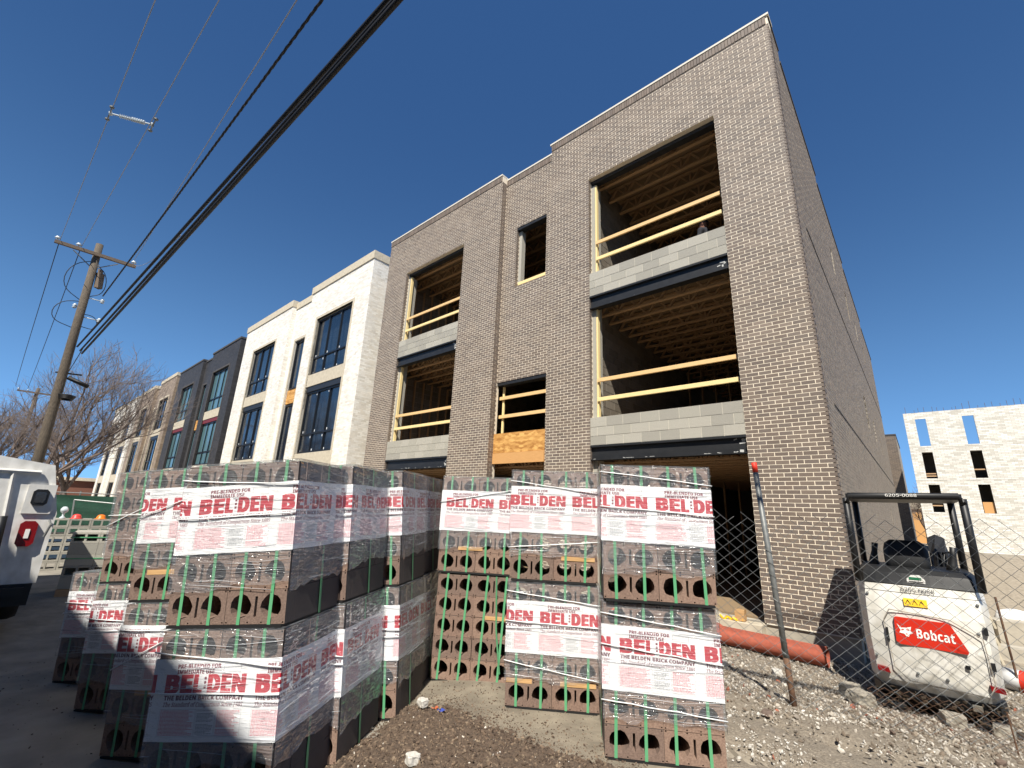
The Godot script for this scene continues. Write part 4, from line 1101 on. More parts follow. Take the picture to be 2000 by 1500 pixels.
func bare_tree(at: Vector3, h: float, r: float, lean: Vector3, label: String, depth := 5):
	var t = thing("bare_tree", label, "tree", at, 0.0, "bare trees beyond the utility pole")
	var g := Geo.new(); var tw := Geo.new(); var b := Geo.new()
	var d = (Vector3.UP + lean).normalized(); var fork = d * h * 0.22
	b.tube([Vector3(0, -0.3, 0), fork * 0.5 + Vector3(0.05, 0, 0), fork], [r * 1.25, r, r * 0.85], 8)
	part("trunk", b.mesh(true), M.bark, t)
	for k in 4: grow(g, tw, fork, (d + lean * 0.6 + Vector3(rng.randf_range(-0.6, 0.6), rng.randf_range(-0.1, 0.3), rng.randf_range(-0.6, 0.6))).normalized(), h * 0.3, r * 0.55, depth, 0.0)
	part("limbs", g.mesh(), M.bark, t); stuff(part("twigs", tw.mesh(), M.twig, t))

# ---------------------------------------------------------------- left side things
func service_truck():
	var t = thing("utility_truck", "white service truck body with red tail lamp parked beside the brick pallets", "truck", Vector3(-5.86, 0.02, -6.16), deg_to_rad(48.02))
	var prof = [Vector2(-2.1, 0.55), Vector2(-2.1, 1.38), Vector2(-1.95, 1.99), Vector2(-1.05, 2.12), Vector2(-0.15, 1.99), Vector2(0.0, 1.38), Vector2(0.0, 0.55)]
	var g := Geo.new(); g.prism(prof, -5.2, 0.0); part("body", g.mesh(), M.white_paint, t)
	g = Geo.new(); g.prism([Vector2(-1.7, 0.7), Vector2(-1.6, 1.85), Vector2(-0.5, 1.85), Vector2(-0.42, 0.7)], 0.0, 0.022); var d := part("rear_door", g.mesh(), M.white_paint, t)
	g = Geo.new(); g.tube([Vector3(-0.5, 1.87, 0.03), Vector3(-0.40, 0.68, 0.03)], 0.022, 5); g.tube([Vector3(-1.75, 1.89, 0.035), Vector3(-0.26, 1.89, 0.035)], 0.028, 6); part("drip_rail", g.mesh(), M.white_paint, d)
	g = Geo.new(); g.box(Vector3(-0.2, 1.56, 0.014), Vector3(0.26, 0.36, 0.03)); var pn := part("lamp_plate", g.mesh(), M.white_paint, t)
	g = Geo.new(); g.cbox(Vector3(-0.2, 1.58, 0.045), Vector3(0.15, 0.2, 0.04), 0.03); part("marker_housing", g.mesh(), M.black_plastic, pn)
	g = Geo.new(); g.cbox(Vector3(-0.2, 1.58, 0.064), Vector3(0.1, 0.13, 0.02), 0.015); part("marker_lens", g.mesh(), M.glass, pn)
	g = Geo.new(); g.cbox(Vector3(-0.22, 1.14, 0.03), Vector3(0.16, 0.3, 0.05), 0.035); var tl := part("tail_lamp", g.mesh(), M.red_lens, t)
	g = Geo.new(); g.cbox(Vector3(-0.22, 1.14, 0.062), Vector3(0.042, 0.11, 0.008), 0.004); part("reverse_lens", g.mesh(), M.white_print, tl)
	g = Geo.new(); g.tube([Vector3(-0.05, 1.3, 0.02), Vector3(-0.03, 1.25, 0.07), Vector3(-0.06, 1.1, 0.06)], 0.014, 6); part("latch", g.mesh(), M.galv, t)
	g = Geo.new(); g.ab(-2.05, -0.03, 0.3, 0.55, -5.0, 0.02); g.ab(-2.0, -0.1, 0.42, 0.52, 0.02, 0.12); part("bumper", g.mesh(), M.black_plastic, t)
	g = Geo.new(); g.tube([Vector3(-0.47, 0.5, 0.16), Vector3(-0.45, 1.0, 0.18), Vector3(-0.47, 1.35, 0.16)], 0.045, 6); part("hose_reel_arm", g.mesh(true), M.black_plastic, t)
	for sx in [-0.16, -1.94]:
		for z in [-0.95, -4.2]:
			g = Geo.new(); g.lathe(Vector3(sx, 0.36, z), [[0.0, -0.13], [0.2, -0.13], [0.34, -0.12], [0.37, -0.05], [0.37, 0.05], [0.34, 0.12], [0.2, 0.13], [0.0, 0.13]], 18, Basis(Vector3.BACK, PI / 2)); part("wheel", g.mesh(true), M.rubber, t)
func hollow_block() -> ArrayMesh:
	var g := Geo.new(); var L = 0.388; var H = 0.188; var D = 0.19; var w = 0.034
	for y in [-H / 2 + w / 2, H / 2 - w / 2]: g.box(Vector3(0, y, 0), Vector3(L, w, D))
	for x in [-L / 2 + w / 2, 0, L / 2 - w / 2]: g.box(Vector3(x, 0, 0), Vector3(w, H - 2 * w, D - 0.002))
	return g.mesh()
func block_stacks():
	var hb = hollow_block()
	var t = thing("block_stack", "sunlit pallet of hollow grey concrete blocks with open cores facing out", "block stack", Vector3(-10.75, -0.09, -11.1), deg_to_rad(42.0), "concrete block stacks by the truck")
	for i in 4:
		for j in 6:
			for k in 2:
				if i > 1 and j == 5 and k == 1: continue
				var o := part("block", hb, M.cmu[rng.randi() % 3], t); o.position = Vector3(i * 0.395 + 0.2, j * 0.192 + 0.1, -k * 0.2 - 0.1)
	t = thing("block_stack", "pallet of grey concrete blocks half in shade with green strap round it", "block stack", Vector3(-7.8, -0.09, -8.6), deg_to_rad(36.0), "concrete block stacks by the truck")
	var sb := Geo.new(); sb.box(Vector3.ZERO, Vector3(0.388, 0.188, 0.19)); var solid = sb.mesh()
	for i in 4:
		for j in 5:
			for k in 4:
				var o := part("block", hb if (j in [1, 4] and k == 0) else solid, M.cmu[rng.randi() % 3], t); o.position = Vector3(i * 0.392 + 0.2, j * 0.191 + 0.22, -k * 0.195 - 0.1)
	var g := Geo.new(); g.ab(0, 1.58, 0.0, 0.12, -0.8, 0.0); part("timber_base", g.mesh(), M.lumber_dull, t)
	for y in [0.62, 0.98]:
		g = Geo.new(); g.ab(-0.004, 1.575, y, y + 0.016, -0.79, 0.004); part("strap", g.mesh(), M.strap, t)
	# things left on top of the blocks
	for q in [[0.95, S(224, 118, 30), "orange plastic helmet left on the concrete blocks"], [0.5, S(206, 66, 58), "red cap lying on the concrete blocks"]]:
		g = Geo.new(); g.lathe(Vector3.ZERO, [[0.15, 0.0], [0.155, 0.012], [0.118, 0.02], [0.11, 0.07], [0.085, 0.115], [0.04, 0.135], [0.0, 0.14]], 14)
		var o := single("hard_hat", g.mesh(true), mat(q[1], 0.4), q[2], "helmet")
		o.position = Vector3(-10.75, -0.09 + 1.154, -11.1) + Basis(Vector3.UP, deg_to_rad(42.0)) * Vector3(q[0], 0, -0.12); o.scale = Vector3.ONE * 0.8
	g = Geo.new(); g.lathe(Vector3.ZERO, [[0.05, 0.0], [0.06, 0.02], [0.02, 0.06], [0.025, 0.12], [0.07, 0.16], [0.075, 0.22], [0.04, 0.27], [0.0, 0.28]], 10)
	var lamp := single("work_lamp", g.mesh(true), M.porcelain, "small pale work lamp standing on the concrete blocks", "lamp")
	lamp.position = Vector3(-10.75, -0.09 + 1.154, -11.1) + Basis(Vector3.UP, deg_to_rad(42.0)) * Vector3(0.25, 0, -0.12)
func screen_fence():
	var a = Vector3(-21.5, 0, -20.0); var b = Vector3(-16.0, 0, -24.5)
	var t = thing("screen_fence", "construction fence covered in dark green privacy screen behind the block stacks", "fence")
	var d = (b - a).normalized(); var n = d.cross(Vector3.UP)
	var g := Geo.new(); var P = []
	for j in 9:
		var row = []
		for i in 41:
			var u = i / 40.0; row.append(a.lerp(b, u) + Vector3(0, -0.05 + j * 0.2, 0) + n * (0.05 * sin(u * 40.0 + j * 0.6) + 0.03 * sin(j * 2.2 + u * 9.0)))
		P.append(row)
	for j in 8:
		for i in 40: g.quad(P[j + 1][i], P[j + 1][i + 1], P[j][i + 1], P[j][i])
	part("screen", g.mesh(true), M.screen, t)
	g = Geo.new(); g.tube([a + Vector3(0, 1.66, 0), b + Vector3(0, 1.66, 0)], 0.025, 6); part("top_rail", g.mesh(), M.galv, t)
	for i in 4:
		g = Geo.new(); var p = a.lerp(b, i / 3.0) - n * 0.1; g.tube([p + Vector3(0, -0.2, 0), p + Vector3(0, 1.75, 0)], 0.03, 6); part("post", g.mesh(), M.galv, t)
	# loose panel leaning in front
	var c = Vector3(-15.6, 0, -16.9); var e = Vector3(-12.6, 0, -17.8)
	var l = thing("fence_panel", "loose chain link gate panel leaning in front of the green screen", "fence panel")
	g = Geo.new(); g.tube([c + Vector3(0, 1.42, 0), e + Vector3(0, 1.22, 0)], 0.025, 6); g.tube([c + Vector3(0, 1.42, 0), c + Vector3(0.45, 0.2, 0.3)], 0.025, 6); g.tube([e + Vector3(0, 1.22, 0), e + Vector3(0, 0.0, 0)], 0.025, 6); part("frame", g.mesh(), M.galv, l)
	var f = func(u, v, dd): return c.lerp(e, u / 3.1) + Vector3(0.3 * (1.0 - v / 1.3), 0.08 + v, 0.2 * (1.0 - v / 1.3) + dd)
	part("mesh", chain_link(f, 3.0, 1.25, 0.12, 0.12, 0.004).mesh(), M.cable, l)
	var low = single("debris_container", _tray().mesh(), mat(S(40, 62, 84), 0.6), "low dark blue open container on the paving beside the truck", "container")
	low.position = Vector3(-12.4, -0.09, -12.6); low.rotation.y = deg_to_rad(42)
func _tray() -> Geo:
	var g := Geo.new()
	g.ab(-0.9, 0.9, 0.05, 0.1, -0.6, 0.6); g.ab(-0.95, -0.9, 0.05, 0.5, -0.6, 0.6); g.ab(0.9, 0.95, 0.05, 0.5, -0.6, 0.6); g.ab(-0.95, 0.95, 0.05, 0.5, 0.6, 0.65); g.ab(-0.95, 0.95, 0.05, 0.5, -0.65, -0.6); g.ab(-1.0, 1.0, 0.5, 0.54, 0.6, 0.7)
	return g

# ---------------------------------------------------------------- person (surface nets over tapered capsules)
func caps_mesh(bones: Array, cell: float, blend: float) -> ArrayMesh:
	var lo = Vector3.ONE * 1e9; var hi = Vector3.ONE * -1e9
	for b in bones:
		for q in 2:
			var r = Vector3.ONE * (b[2 + q] + cell * 2.0); lo = lo.min(b[q] - r); hi = hi.max(b[q] + r)
	var n = Vector3i(((hi - lo) / cell).ceil()) + Vector3i.ONE
	var F := PackedFloat32Array(); F.resize(n.x * n.y * n.z); F.fill(1.0)
	var idx = func(x, y, z): return (z * n.y + y) * n.x + x
	for z in n.z:
		for y in n.y:
			for x in n.x:
				var p = lo + Vector3(x, y, z) * cell; var acc = 0.0; var any = false; var dmin = 1.0
				for b in bones:
					var ab: Vector3 = b[1] - b[0]; var t = clampf((p - b[0]).dot(ab) / maxf(ab.length_squared(), 1e-9), 0, 1)
					var d = (p - b[0] - ab * t).length() - lerpf(b[2], b[3], t)
					if d < 0.25: acc += exp(-d / blend); any = true
				if any: F[idx.call(x, y, z)] = -blend * log(acc)
	var vi := {}; var vs = []; var g := Geo.new()
	for z in n.z - 1:
		for y in n.y - 1:
			for x in n.x - 1:
				var s = Vector3.ZERO; var c = 0
				for e in [[0,0,0,1,0,0],[0,1,0,1,1,0],[0,0,1,1,0,1],[0,1,1,1,1,1],[0,0,0,0,1,0],[1,0,0,1,1,0],[0,0,1,0,1,1],[1,0,1,1,1,1],[0,0,0,0,0,1],[1,0,0,1,0,1],[0,1,0,0,1,1],[1,1,0,1,1,1]]:
					var fa = F[idx.call(x + e[0], y + e[1], z + e[2])]; var fb = F[idx.call(x + e[3], y + e[4], z + e[5])]
					if (fa < 0) != (fb < 0):
						var t = fa / (fa - fb); s += Vector3(e[0], e[1], e[2]).lerp(Vector3(e[3], e[4], e[5]), t); c += 1
				if c > 0: vi[Vector3i(x, y, z)] = lo + (Vector3(x, y, z) + s / c) * cell
	for k in vi:
		var x = k.x; var y = k.y; var z = k.z; var f0 = F[idx.call(x, y, z)]
		for ax in 3:
			var d = Vector3i(1 if ax == 0 else 0, 1 if ax == 1 else 0, 1 if ax == 2 else 0)
			var f1 = F[idx.call(x + d.x, y + d.y, z + d.z)]
			if (f0 < 0) == (f1 < 0): continue
			var u = Vector3i(d.z, d.x, d.y); var w = Vector3i(d.y, d.z, d.x)
			var q = [k, k - u, k - u - w, k - w]
			if not (vi.has(q[1]) and vi.has(q[2]) and vi.has(q[3])): continue
			if f0 < 0: g.quad(vi[q[3]], vi[q[2]], vi[q[1]], vi[q[0]])
			else: g.quad(vi[q[0]], vi[q[1]], vi[q[2]], vi[q[3]])
	return g.mesh(true)
func worker():
	# stands behind the guard rails on the top floor, turned to the left, one arm down holding a short board
	var t = thing("person", "person in dark clothes behind the rails of the top floor opening", "person", place(2.0, EYE - 1.517 + 6.65, 1.3), deg_to_rad(-41.98))
	var V = func(x, y, z): return Vector3(x, y, z)
	var body = [[V.call(0.0, 0.95, 0), V.call(0.02, 1.2, 0), 0.14, 0.15], [V.call(0.02, 1.2, 0), V.call(0.0, 1.4, 0), 0.16, 0.13], [V.call(-0.02, 1.38, -0.16), V.call(-0.02, 1.38, 0.16), 0.075, 0.075],
		[V.call(0, 0.92, 0.09), V.call(-0.05, 0.5, 0.11), 0.095, 0.065], [V.call(-0.05, 0.5, 0.11), V.call(0.02, 0.07, 0.12), 0.062, 0.045], [V.call(0.02, 0.05, 0.12), V.call(-0.12, 0.04, 0.13), 0.045, 0.04],
		[V.call(0, 0.92, -0.09), V.call(0.03, 0.5, -0.11), 0.095, 0.065], [V.call(0.03, 0.5, -0.11), V.call(0.08, 0.07, -0.12), 0.062, 0.045], [V.call(0.08, 0.05, -0.12), V.call(-0.06, 0.04, -0.13), 0.045, 0.04],
		[V.call(-0.02, 1.37, 0.19), V.call(-0.08, 1.1, 0.24), 0.058, 0.046], [V.call(-0.08, 1.1, 0.24), V.call(-0.3, 0.98, 0.2), 0.044, 0.033], [V.call(-0.02, 1.37, -0.19), V.call(-0.05, 1.1, -0.22), 0.058, 0.046], [V.call(-0.05, 1.1, -0.22), V.call(-0.25, 1.0, -0.1), 0.044, 0.033]]
	part("clothed_body", caps_mesh(body, 0.025, 0.018), mat(S(34, 36, 44), 0.9), t)
	var head = [[V.call(0, 1.42, 0), V.call(-0.02, 1.52, 0), 0.055, 0.055], [V.call(-0.02, 1.56, 0), V.call(0.0, 1.65, 0), 0.075, 0.092], [V.call(-0.1, 1.585, 0), V.call(-0.115, 1.57, 0), 0.014, 0.016], [V.call(-0.07, 1.52, 0), V.call(-0.06, 1.53, 0), 0.035, 0.03], [V.call(0.0, 1.59, 0.085), V.call(0.0, 1.61, 0.09), 0.018, 0.02], [V.call(0.0, 1.59, -0.085), V.call(0.0, 1.61, -0.09), 0.018, 0.02]]
	for s in [0.2, -0.1]:
		var hx = -0.3 if s > 0 else -0.25; var hy = 0.98 if s > 0 else 1.0
		head.append([V.call(hx, hy, s), V.call(hx - 0.08, hy - 0.03, s), 0.03, 0.032])
	var hd := part("skin", caps_mesh(head, 0.014, 0.008), mat(S(150, 104, 84), 0.7), t)
	var g := Geo.new()
	for s in [0.2, -0.1]:
		var hx = -0.4 if s > 0 else -0.35; var hy = 0.95 if s > 0 else 0.97
		for k in 4: g.tube([Vector3(hx + 0.02, hy + 0.01 + k * 0.004, s - 0.03 + k * 0.02), Vector3(hx - 0.035, hy - 0.01, s - 0.03 + k * 0.02), Vector3(hx - 0.05, hy - 0.045 - 0.004 * (k % 2), s - 0.03 + k * 0.019), Vector3(hx - 0.03, hy - 0.065, s - 0.028 + k * 0.018)], [0.011, 0.01, 0.009, 0.008], 6)
		g.tube([Vector3(hx + 0.04, hy - 0.01, s + 0.03), Vector3(hx, hy - 0.035, s + 0.045), Vector3(hx - 0.03, hy - 0.05, s + 0.035)], [0.012, 0.011, 0.009], 6)
	part("fingers", g.mesh(true), mat(S(150, 104, 84), 0.7), hd)
	g = Geo.new()
	for z in [-0.032, 0.032]: g.box(Vector3(-0.088, 1.615, z), Vector3(0.012, 0.014, 0.024))
	part("eyes", g.mesh(), M.black_print, hd)
	g = Geo.new(); g.lathe(Vector3(0.005, 1.63, 0), [[0.108, 0.0], [0.112, 0.03], [0.1, 0.08], [0.06, 0.118], [0.0, 0.125]], 14); part("dark_cap", g.mesh(true), M.black_plastic, t)
	g = Geo.new(); g.box(Vector3(-0.44, 0.9, 0.2), Vector3(0.09, 0.5, 0.03), Basis(Vector3.BACK, -0.5)); var bd := single("board_offcut", g.mesh(), M.lumber_dull, "short pale board held by the person on the top floor", "board")
	bd.transform = t.transform

func rock_mesh(seed_: int) -> ArrayMesh:
	var r := RandomNumberGenerator.new(); r.seed = seed_
	var g := Geo.new(); var n = 7; var rows = []
	for j in 5:
		var a = lerpf(-PI / 2, PI / 2, j / 4.0); var row = []
		for i in n:
			var k = r.randf_range(0.75, 1.1); row.append(Vector3(cos(TAU * i / n) * cos(a) * k, sin(a) * 0.7 * k, sin(TAU * i / n) * cos(a) * k))
		rows.append(row)
	for j in 4:
		for i in n:
			var i2 = (i + 1) % n; g.quad(rows[j][i], rows[j][i2], rows[j + 1][i2], rows[j + 1][i])
	return g.mesh()
func boulder(seed_: int) -> ArrayMesh:
	var n := FastNoiseLite.new(); n.seed = seed_; n.frequency = 0.9; n.fractal_octaves = 4
	var g := Geo.new(); var rows = []
	for j in 15:
		var a = lerpf(-PI / 2, PI / 2, j / 14.0); var row = []
		for i in 20:
			var d = Vector3(cos(TAU * i / 20.0) * cos(a), sin(a), sin(TAU * i / 20.0) * cos(a))
			var q = Vector3(clampf(d.x, -0.72, 0.8), clampf(d.y, -0.6, 0.55), clampf(d.z, -0.8, 0.7))
			row.append(q * (1.0 + 0.28 * n.get_noise_3dv(d)) )
		rows.append(row)
	for j in 14:
		for i in 20:
			var i2 = (i + 1) % 20; g.quad(rows[j][i], rows[j][i2], rows[j + 1][i2], rows[j + 1][i])
	return g.mesh()
func scatter(called: String, label: String, cnt: int, pick: Callable, smin: float, smax: float, cols: Array):
	var xf = []; var cc = []; var l = lin(cols)
	while xf.size() < cnt:
		var p = pick.call()
		if p == null: continue
		var s = smin * pow(smax / smin, pow(rng.randf(), 2.2))
		xf.append(Transform3D(Basis.from_euler(Vector3(rng.randf() * TAU, rng.randf() * TAU, rng.randf() * TAU)) * Basis.from_scale(Vector3(s * rng.randf_range(0.7, 1.4), s * rng.randf_range(0.45, 0.95), s * rng.randf_range(0.6, 1.1))), p + Vector3(0, s * 0.1, 0)))
		cc.append((l[rng.randi() % l.size()] * rng.randf_range(0.75, 1.15)).clamp())
	var o := multi(numbered(called), rock_mesh(cnt), M.gravel_var, xf, cc, self)
	o.set_meta("label", label); o.set_meta("category", "debris")

func soil_b(x: float, z: float) -> float:
	var b2 = ((z + 4.4) - 0.783 * (x + 0.45)) / 1.27
	var b = minf(b2, (x + 1.06) * 0.8 + 0.12 * sin(z * 5.0)); b = minf(b, z + 4.42)
	return b + 0.12 * noise_a.get_noise_2d(x * 22.0, z * 22.0)
func soil_y(x: float, z: float) -> float:
	var b = soil_b(x, z)
	var h = clampf(b * 0.18, -0.03, 0.045)
	if b > -0.05: h += 0.022 * noise_b.get_noise_2d(x * 160.0, z * 160.0) + 0.012 * noise_a.get_noise_2d(x * 420.0, z * 420.0) * 1.4
	return gy(x, z) + 0.006 + h

func _ready():
	rng.seed = 20240
	noise_a.seed = 3; noise_a.frequency = 0.05; noise_b.seed = 8; noise_b.frequency = 0.05
	# ---- camera
	var cam := Camera3D.new(); cam.name = "camera"; add_child(cam)
	var pit = deg_to_rad(15.81); var rol = deg_to_rad(2.46)
	var f = Vector3(0, sin(pit), -cos(pit)); var u = Vector3(0, cos(pit), sin(pit)); var r = Vector3.RIGHT
	var r2 = r * cos(rol) + u * sin(rol); var u2 = -r * sin(rol) + u * cos(rol)
	cam.transform = Transform3D(Basis(r2, u2, -f), Vector3(0, EYE, 0))
	cam.fov = 81.136; cam.near = 0.05; cam.far = 2000.0; cam.current = true
	# ---- sky and sun
	var we := WorldEnvironment.new(); we.name = "world_environment"; add_child(we)
	var env := Environment.new(); env.background_mode = Environment.BG_SKY
	var sky := Sky.new(); var sm := ProceduralSkyMaterial.new()
	sm.sky_top_color = S(44, 78, 126); sm.sky_horizon_color = S(130, 190, 252); sm.sky_curve = 0.17; sm.sky_energy_multiplier = 0.9
	sm.ground_horizon_color = S(150, 160, 165); sm.ground_bottom_color = S(110, 105, 98); sm.sun_angle_max = 1.0
	sky.sky_material = sm; env.sky = sky
	env.tonemap_mode = Environment.TONE_MAPPER_LINEAR; env.tonemap_exposure = 1.65
	env.sdfgi_enabled = true; env.ssao_enabled = true; env.ssil_enabled = true
	we.environment = env
	var sun := DirectionalLight3D.new(); sun.name = "sun"; add_child(sun)
	sun.light_energy = 1.5; sun.light_color = Color(1.0, 0.975, 0.93); sun.light_angular_distance = 0.5; sun.shadow_enabled = true
	var saz = deg_to_rad(12.5); var sel = deg_to_rad(51.0)
	var ld = Vector3(sin(saz) * cos(sel), -sin(sel), -cos(saz) * cos(sel))
	sun.look_at_from_position(Vector3.ZERO, ld, Vector3.UP)
	make_materials()
	var lt = label_texture(); label_mat = mat(Color.WHITE, 0.55); label_mat.albedo_texture = lt
	# ---- ground
	var g := Geo.new(); g.quad(Vector3(-900, -0.45, -900), Vector3(900, -0.45, -900), Vector3(900, -0.45, 900), Vector3(-900, -0.45, 900)); structure("terrain", g.mesh(), M.far_ground)
	sheet(-70, 60, -90, 24, 260, 228, func(x, z): return gy(x, z) - (0.06 if (x > 1.8 and x < 6.8 and z > -8.4 and z < -2.6) else 0.0) + 1.15 * exp(-(pow(x - 14.0, 2.0) + pow(z + 13.4, 2.0)) / 9.0) * (1.0 + 0.25 * noise_a.get_noise_2d(x * 12.0, z * 12.0)), M.site, "ground")
	sheet(-40, -0.9, -44, 6, 120, 120, func(x, z): return gy(x, z) + 0.005 + (0.0 if fn(Vector3(x, 0, z)) < -2.2 else -0.05), M.slab, "alley_pavement")
	sheet(-0.9, 1.75, -7.5, 6, 60, 140, func(x, z): return gy(x, z) + 0.005 - 0.03 * smoothstep(1.45, 1.7, x + 0.2 * noise_a.get_noise_2d(z * 30.0, 3.0)) , M.paving, "pavement")
	sheet(-1.25, 1.3, -4.6, -1.6, 150, 170, func(x, z): return soil_y(x, z), M.soil, "soil")
	sheet(1.0, 7.5, -9.0, -2.0, 200, 220, func(x, z): return gy(x, z) + 0.004 + 0.03 * noise_a.get_noise_2d(x * 30.0, z * 30.0) + 0.012 * noise_b.get_noise_2d(x * 150.0, z * 150.0) - 0.05 * (1.0 - smoothstep(1.25, 1.7, x)) - 0.035 * (exp(-pow((fn(Vector3(x, 0, z)) + 3.75) / 0.13, 2.0)) + exp(-pow((fn(Vector3(x, 0, z)) + 4.45) / 0.13, 2.0))) * (1.0 + 0.5 * noise_b.get_noise_2d(x * 60.0, z * 60.0)), M.gravel, "gravel_bed")
	# ---- buildings
	brown_building()
	row_house("brick_building", "white brick building with black framed windows next to the unfinished brown one", 14.85, 14.4, 11.55, [S(243, 239, 230), S(238, 233, 223), S(246, 243, 235), S(230, 224, 212)], M.mortar_white, M.limestone, M.glass, 0.2032, 0.0677, M.steel_black, true, 0.36)
	row_house("brick_building", "black brick building with teal filmed windows and maroon lintels", 30.3, 14.2, 11.5, [S(58, 57, 60), S(50, 50, 53), S(66, 65, 67)], M.mortar_dark, M.mortar_dark, M.glass_teal, 0.2032, 0.0677, M.maroon, false, 0.12)
	row_house("brick_building", "light brown brick building beyond the black brick one", 45.6, 14.2, 11.6, [S(150, 132, 112), S(140, 122, 104), S(158, 140, 120)], M.mortar_grey, M.limestone, M.glass, 0.4064, 0.1354, M.steel_black, false, 0.3)
	row_house("brick_building", "far white brick building at the end of the row behind bare branches", 61.0, 14.4, 11.6, [S(240, 236, 226), S(234, 229, 218)], M.mortar_white, M.limestone, M.glass, 0.4064, 0.1354, M.steel_black, false, 0.3)
	far_white_building()
	# building across the alley behind the camera; its parapet throws the shade on the left pallets
	var ac = thing("brick_building", "tan brick building across the alley from the brick pallets", "building", Vector3(-3.28, 0, 2.64), deg_to_rad(-37.0))
	g = Geo.new(); g.ab(-26, 22, -0.4, 7.9, 0.02, 10.0); part("wall", g.mesh(), M.mortar_grey, ac)
	g = Geo.new(); g.ab(-26.05, 22.05, 7.9, 8.02, 0.0, 10.05); part("coping", g.mesh(), M.limestone, ac)
	# ---- utility line
	utility_pole(Vector3(-16.07, -0.1, -15.75), Vector3(-16.28, 11.0, -15.53), "weathered wooden utility pole with crossarm and looped wires behind the truck", true, Vector3(1.54, 0.0, -1.6))
	utility_pole(Vector3(-40.3, -0.1, -37.4), Vector3(-40.33, 10.1, -37.39), "second wooden utility pole farther off among the bare trees", false, Vector3(1.54, 0.0, -1.6))
	var grp = "overhead line cables"
	cable("power_line", "thin overhead wire from the crossarm end carrying the white link insulator", Vector3(-16.99, 10.6, -14.76), Vector3(-6.9, 10.55, -6.13), 2.6, 0.0, 0.009, M.wire, grp)
	cable("power_line", "thin overhead wire on the inner side of the white link insulator", Vector3(-16.6, 10.62, -15.19), Vector3(-5.7, 10.55, -6.1), 2.6, 0.0, 0.009, M.wire, grp)
	cable("power_line", "pale overhead wire running beside the twisted black cable", Vector3(-15.51, 10.8, -16.3), Vector3(-3.9, 9.8, -5.55), 2.4, 0.0, 0.010, M.wire, grp)
	cable("twisted_cable", "twisted black service cable hanging from the utility pole", Vector3(-15.9, 9.0, -15.9), Vector3(-3.42, 9.5, -5.35), 2.3, 0.15, 0.014, M.cable, grp, 60.0)
	for q in [[Vector3(-15.96, 6.64, -15.86), Vector3(-1.45, 6.9, -3.52), 0.034, "thickest of the black communication cables strung low on the pole"], [Vector3(-16.08, 6.85, -15.73), Vector3(-1.64, 7.1, -3.67), 0.030, "upper black communication cable strung low on the pole"], [Vector3(-16.0, 6.72, -15.8), Vector3(-1.56, 7.0, -3.62), 0.028, "middle black communication cable strung low on the pole"]]:
		cable("communication_cable", q[3], q[0], q[1], 2.2, 0.12, q[2], M.cable, grp)
	cable("power_line", "thin slack wire dropping from the crossarm to the black cables", Vector3(-15.45, 10.6, -16.35), Vector3(-7.6, 7.35, -8.9), 1.0, 0.25, 0.009, M.wire, grp)
	for q in [[Vector3(-16.99, 10.5, -14.76), Vector3(-41.2, 9.95, -36.4), "wire between the two utility poles tied to the crossarm ends"], [Vector3(-16.6, 10.5, -15.19), Vector3(-40.7, 9.9, -36.9), "wire between the two utility poles tied to the inner insulators"], [Vector3(-15.9, 6.9, -15.8), Vector3(-40.3, 6.6, -37.4), "low cable sagging between the shafts of the two utility poles"]]:
		cable("power_line", q[2], q[0], q[1], 1.0, 0.7, 0.013, M.cable, "wires between the two poles")
	var li = thing("link_insulator", "white ribbed insulator linking two overhead wires", "insulator")
	var ia = Vector3(-10.06, 10.58, -8.82); var ib = Vector3(-9.23, 10.58, -9.12); var idr = (ib - ia)
	var ibas = Basis(Quaternion(Vector3.UP, idr.normalized())); var prof = []
	for i in 60:
		var uu = i / 59.0; var rr = 0.02
		if uu > 0.22 and uu < 0.82: rr = 0.022 if int(uu * 40.0) % 2 == 0 else 0.055
		elif uu < 0.06 or uu > 0.94: rr = 0.05
		prof.append([rr, uu * idr.length()])
	g = Geo.new(); g.lathe(ia, prof, 10, ibas); part("rod", g.mesh(), M.porcelain, li)
	var wd = (Vector3(-6.9, 10.55, -6.13) - Vector3(-16.99, 10.6, -14.76)).normalized()
	for e in [ia, ib]:
		for sgn in [-1.0, 1.0]:
			g = Geo.new(); var c: Vector3 = e + wd * (0.28 * sgn); g.tube([e, c], 0.014, 5); g.lathe(c + Vector3(0, -0.04, 0), [[0.0, 0.0], [0.045, 0.02], [0.05, 0.05], [0.0, 0.08]], 8); part("wire_damper", g.mesh(), M.galv, li)
	# ---- pallets
	for i in 3: core_meshes.append(cored_brick(100 + i))
	var GL = "wrapped brick pallets in the left row"; var GR = "wrapped brick pallets facing the camera"
	var UP := 0.99
	var RO := deg_to_rad(4.8); var TH := deg_to_rad(-9.0); var lb = Basis.from_euler(Vector3(0, TH, RO)); var up = lb * Vector3(0, UP, 0)
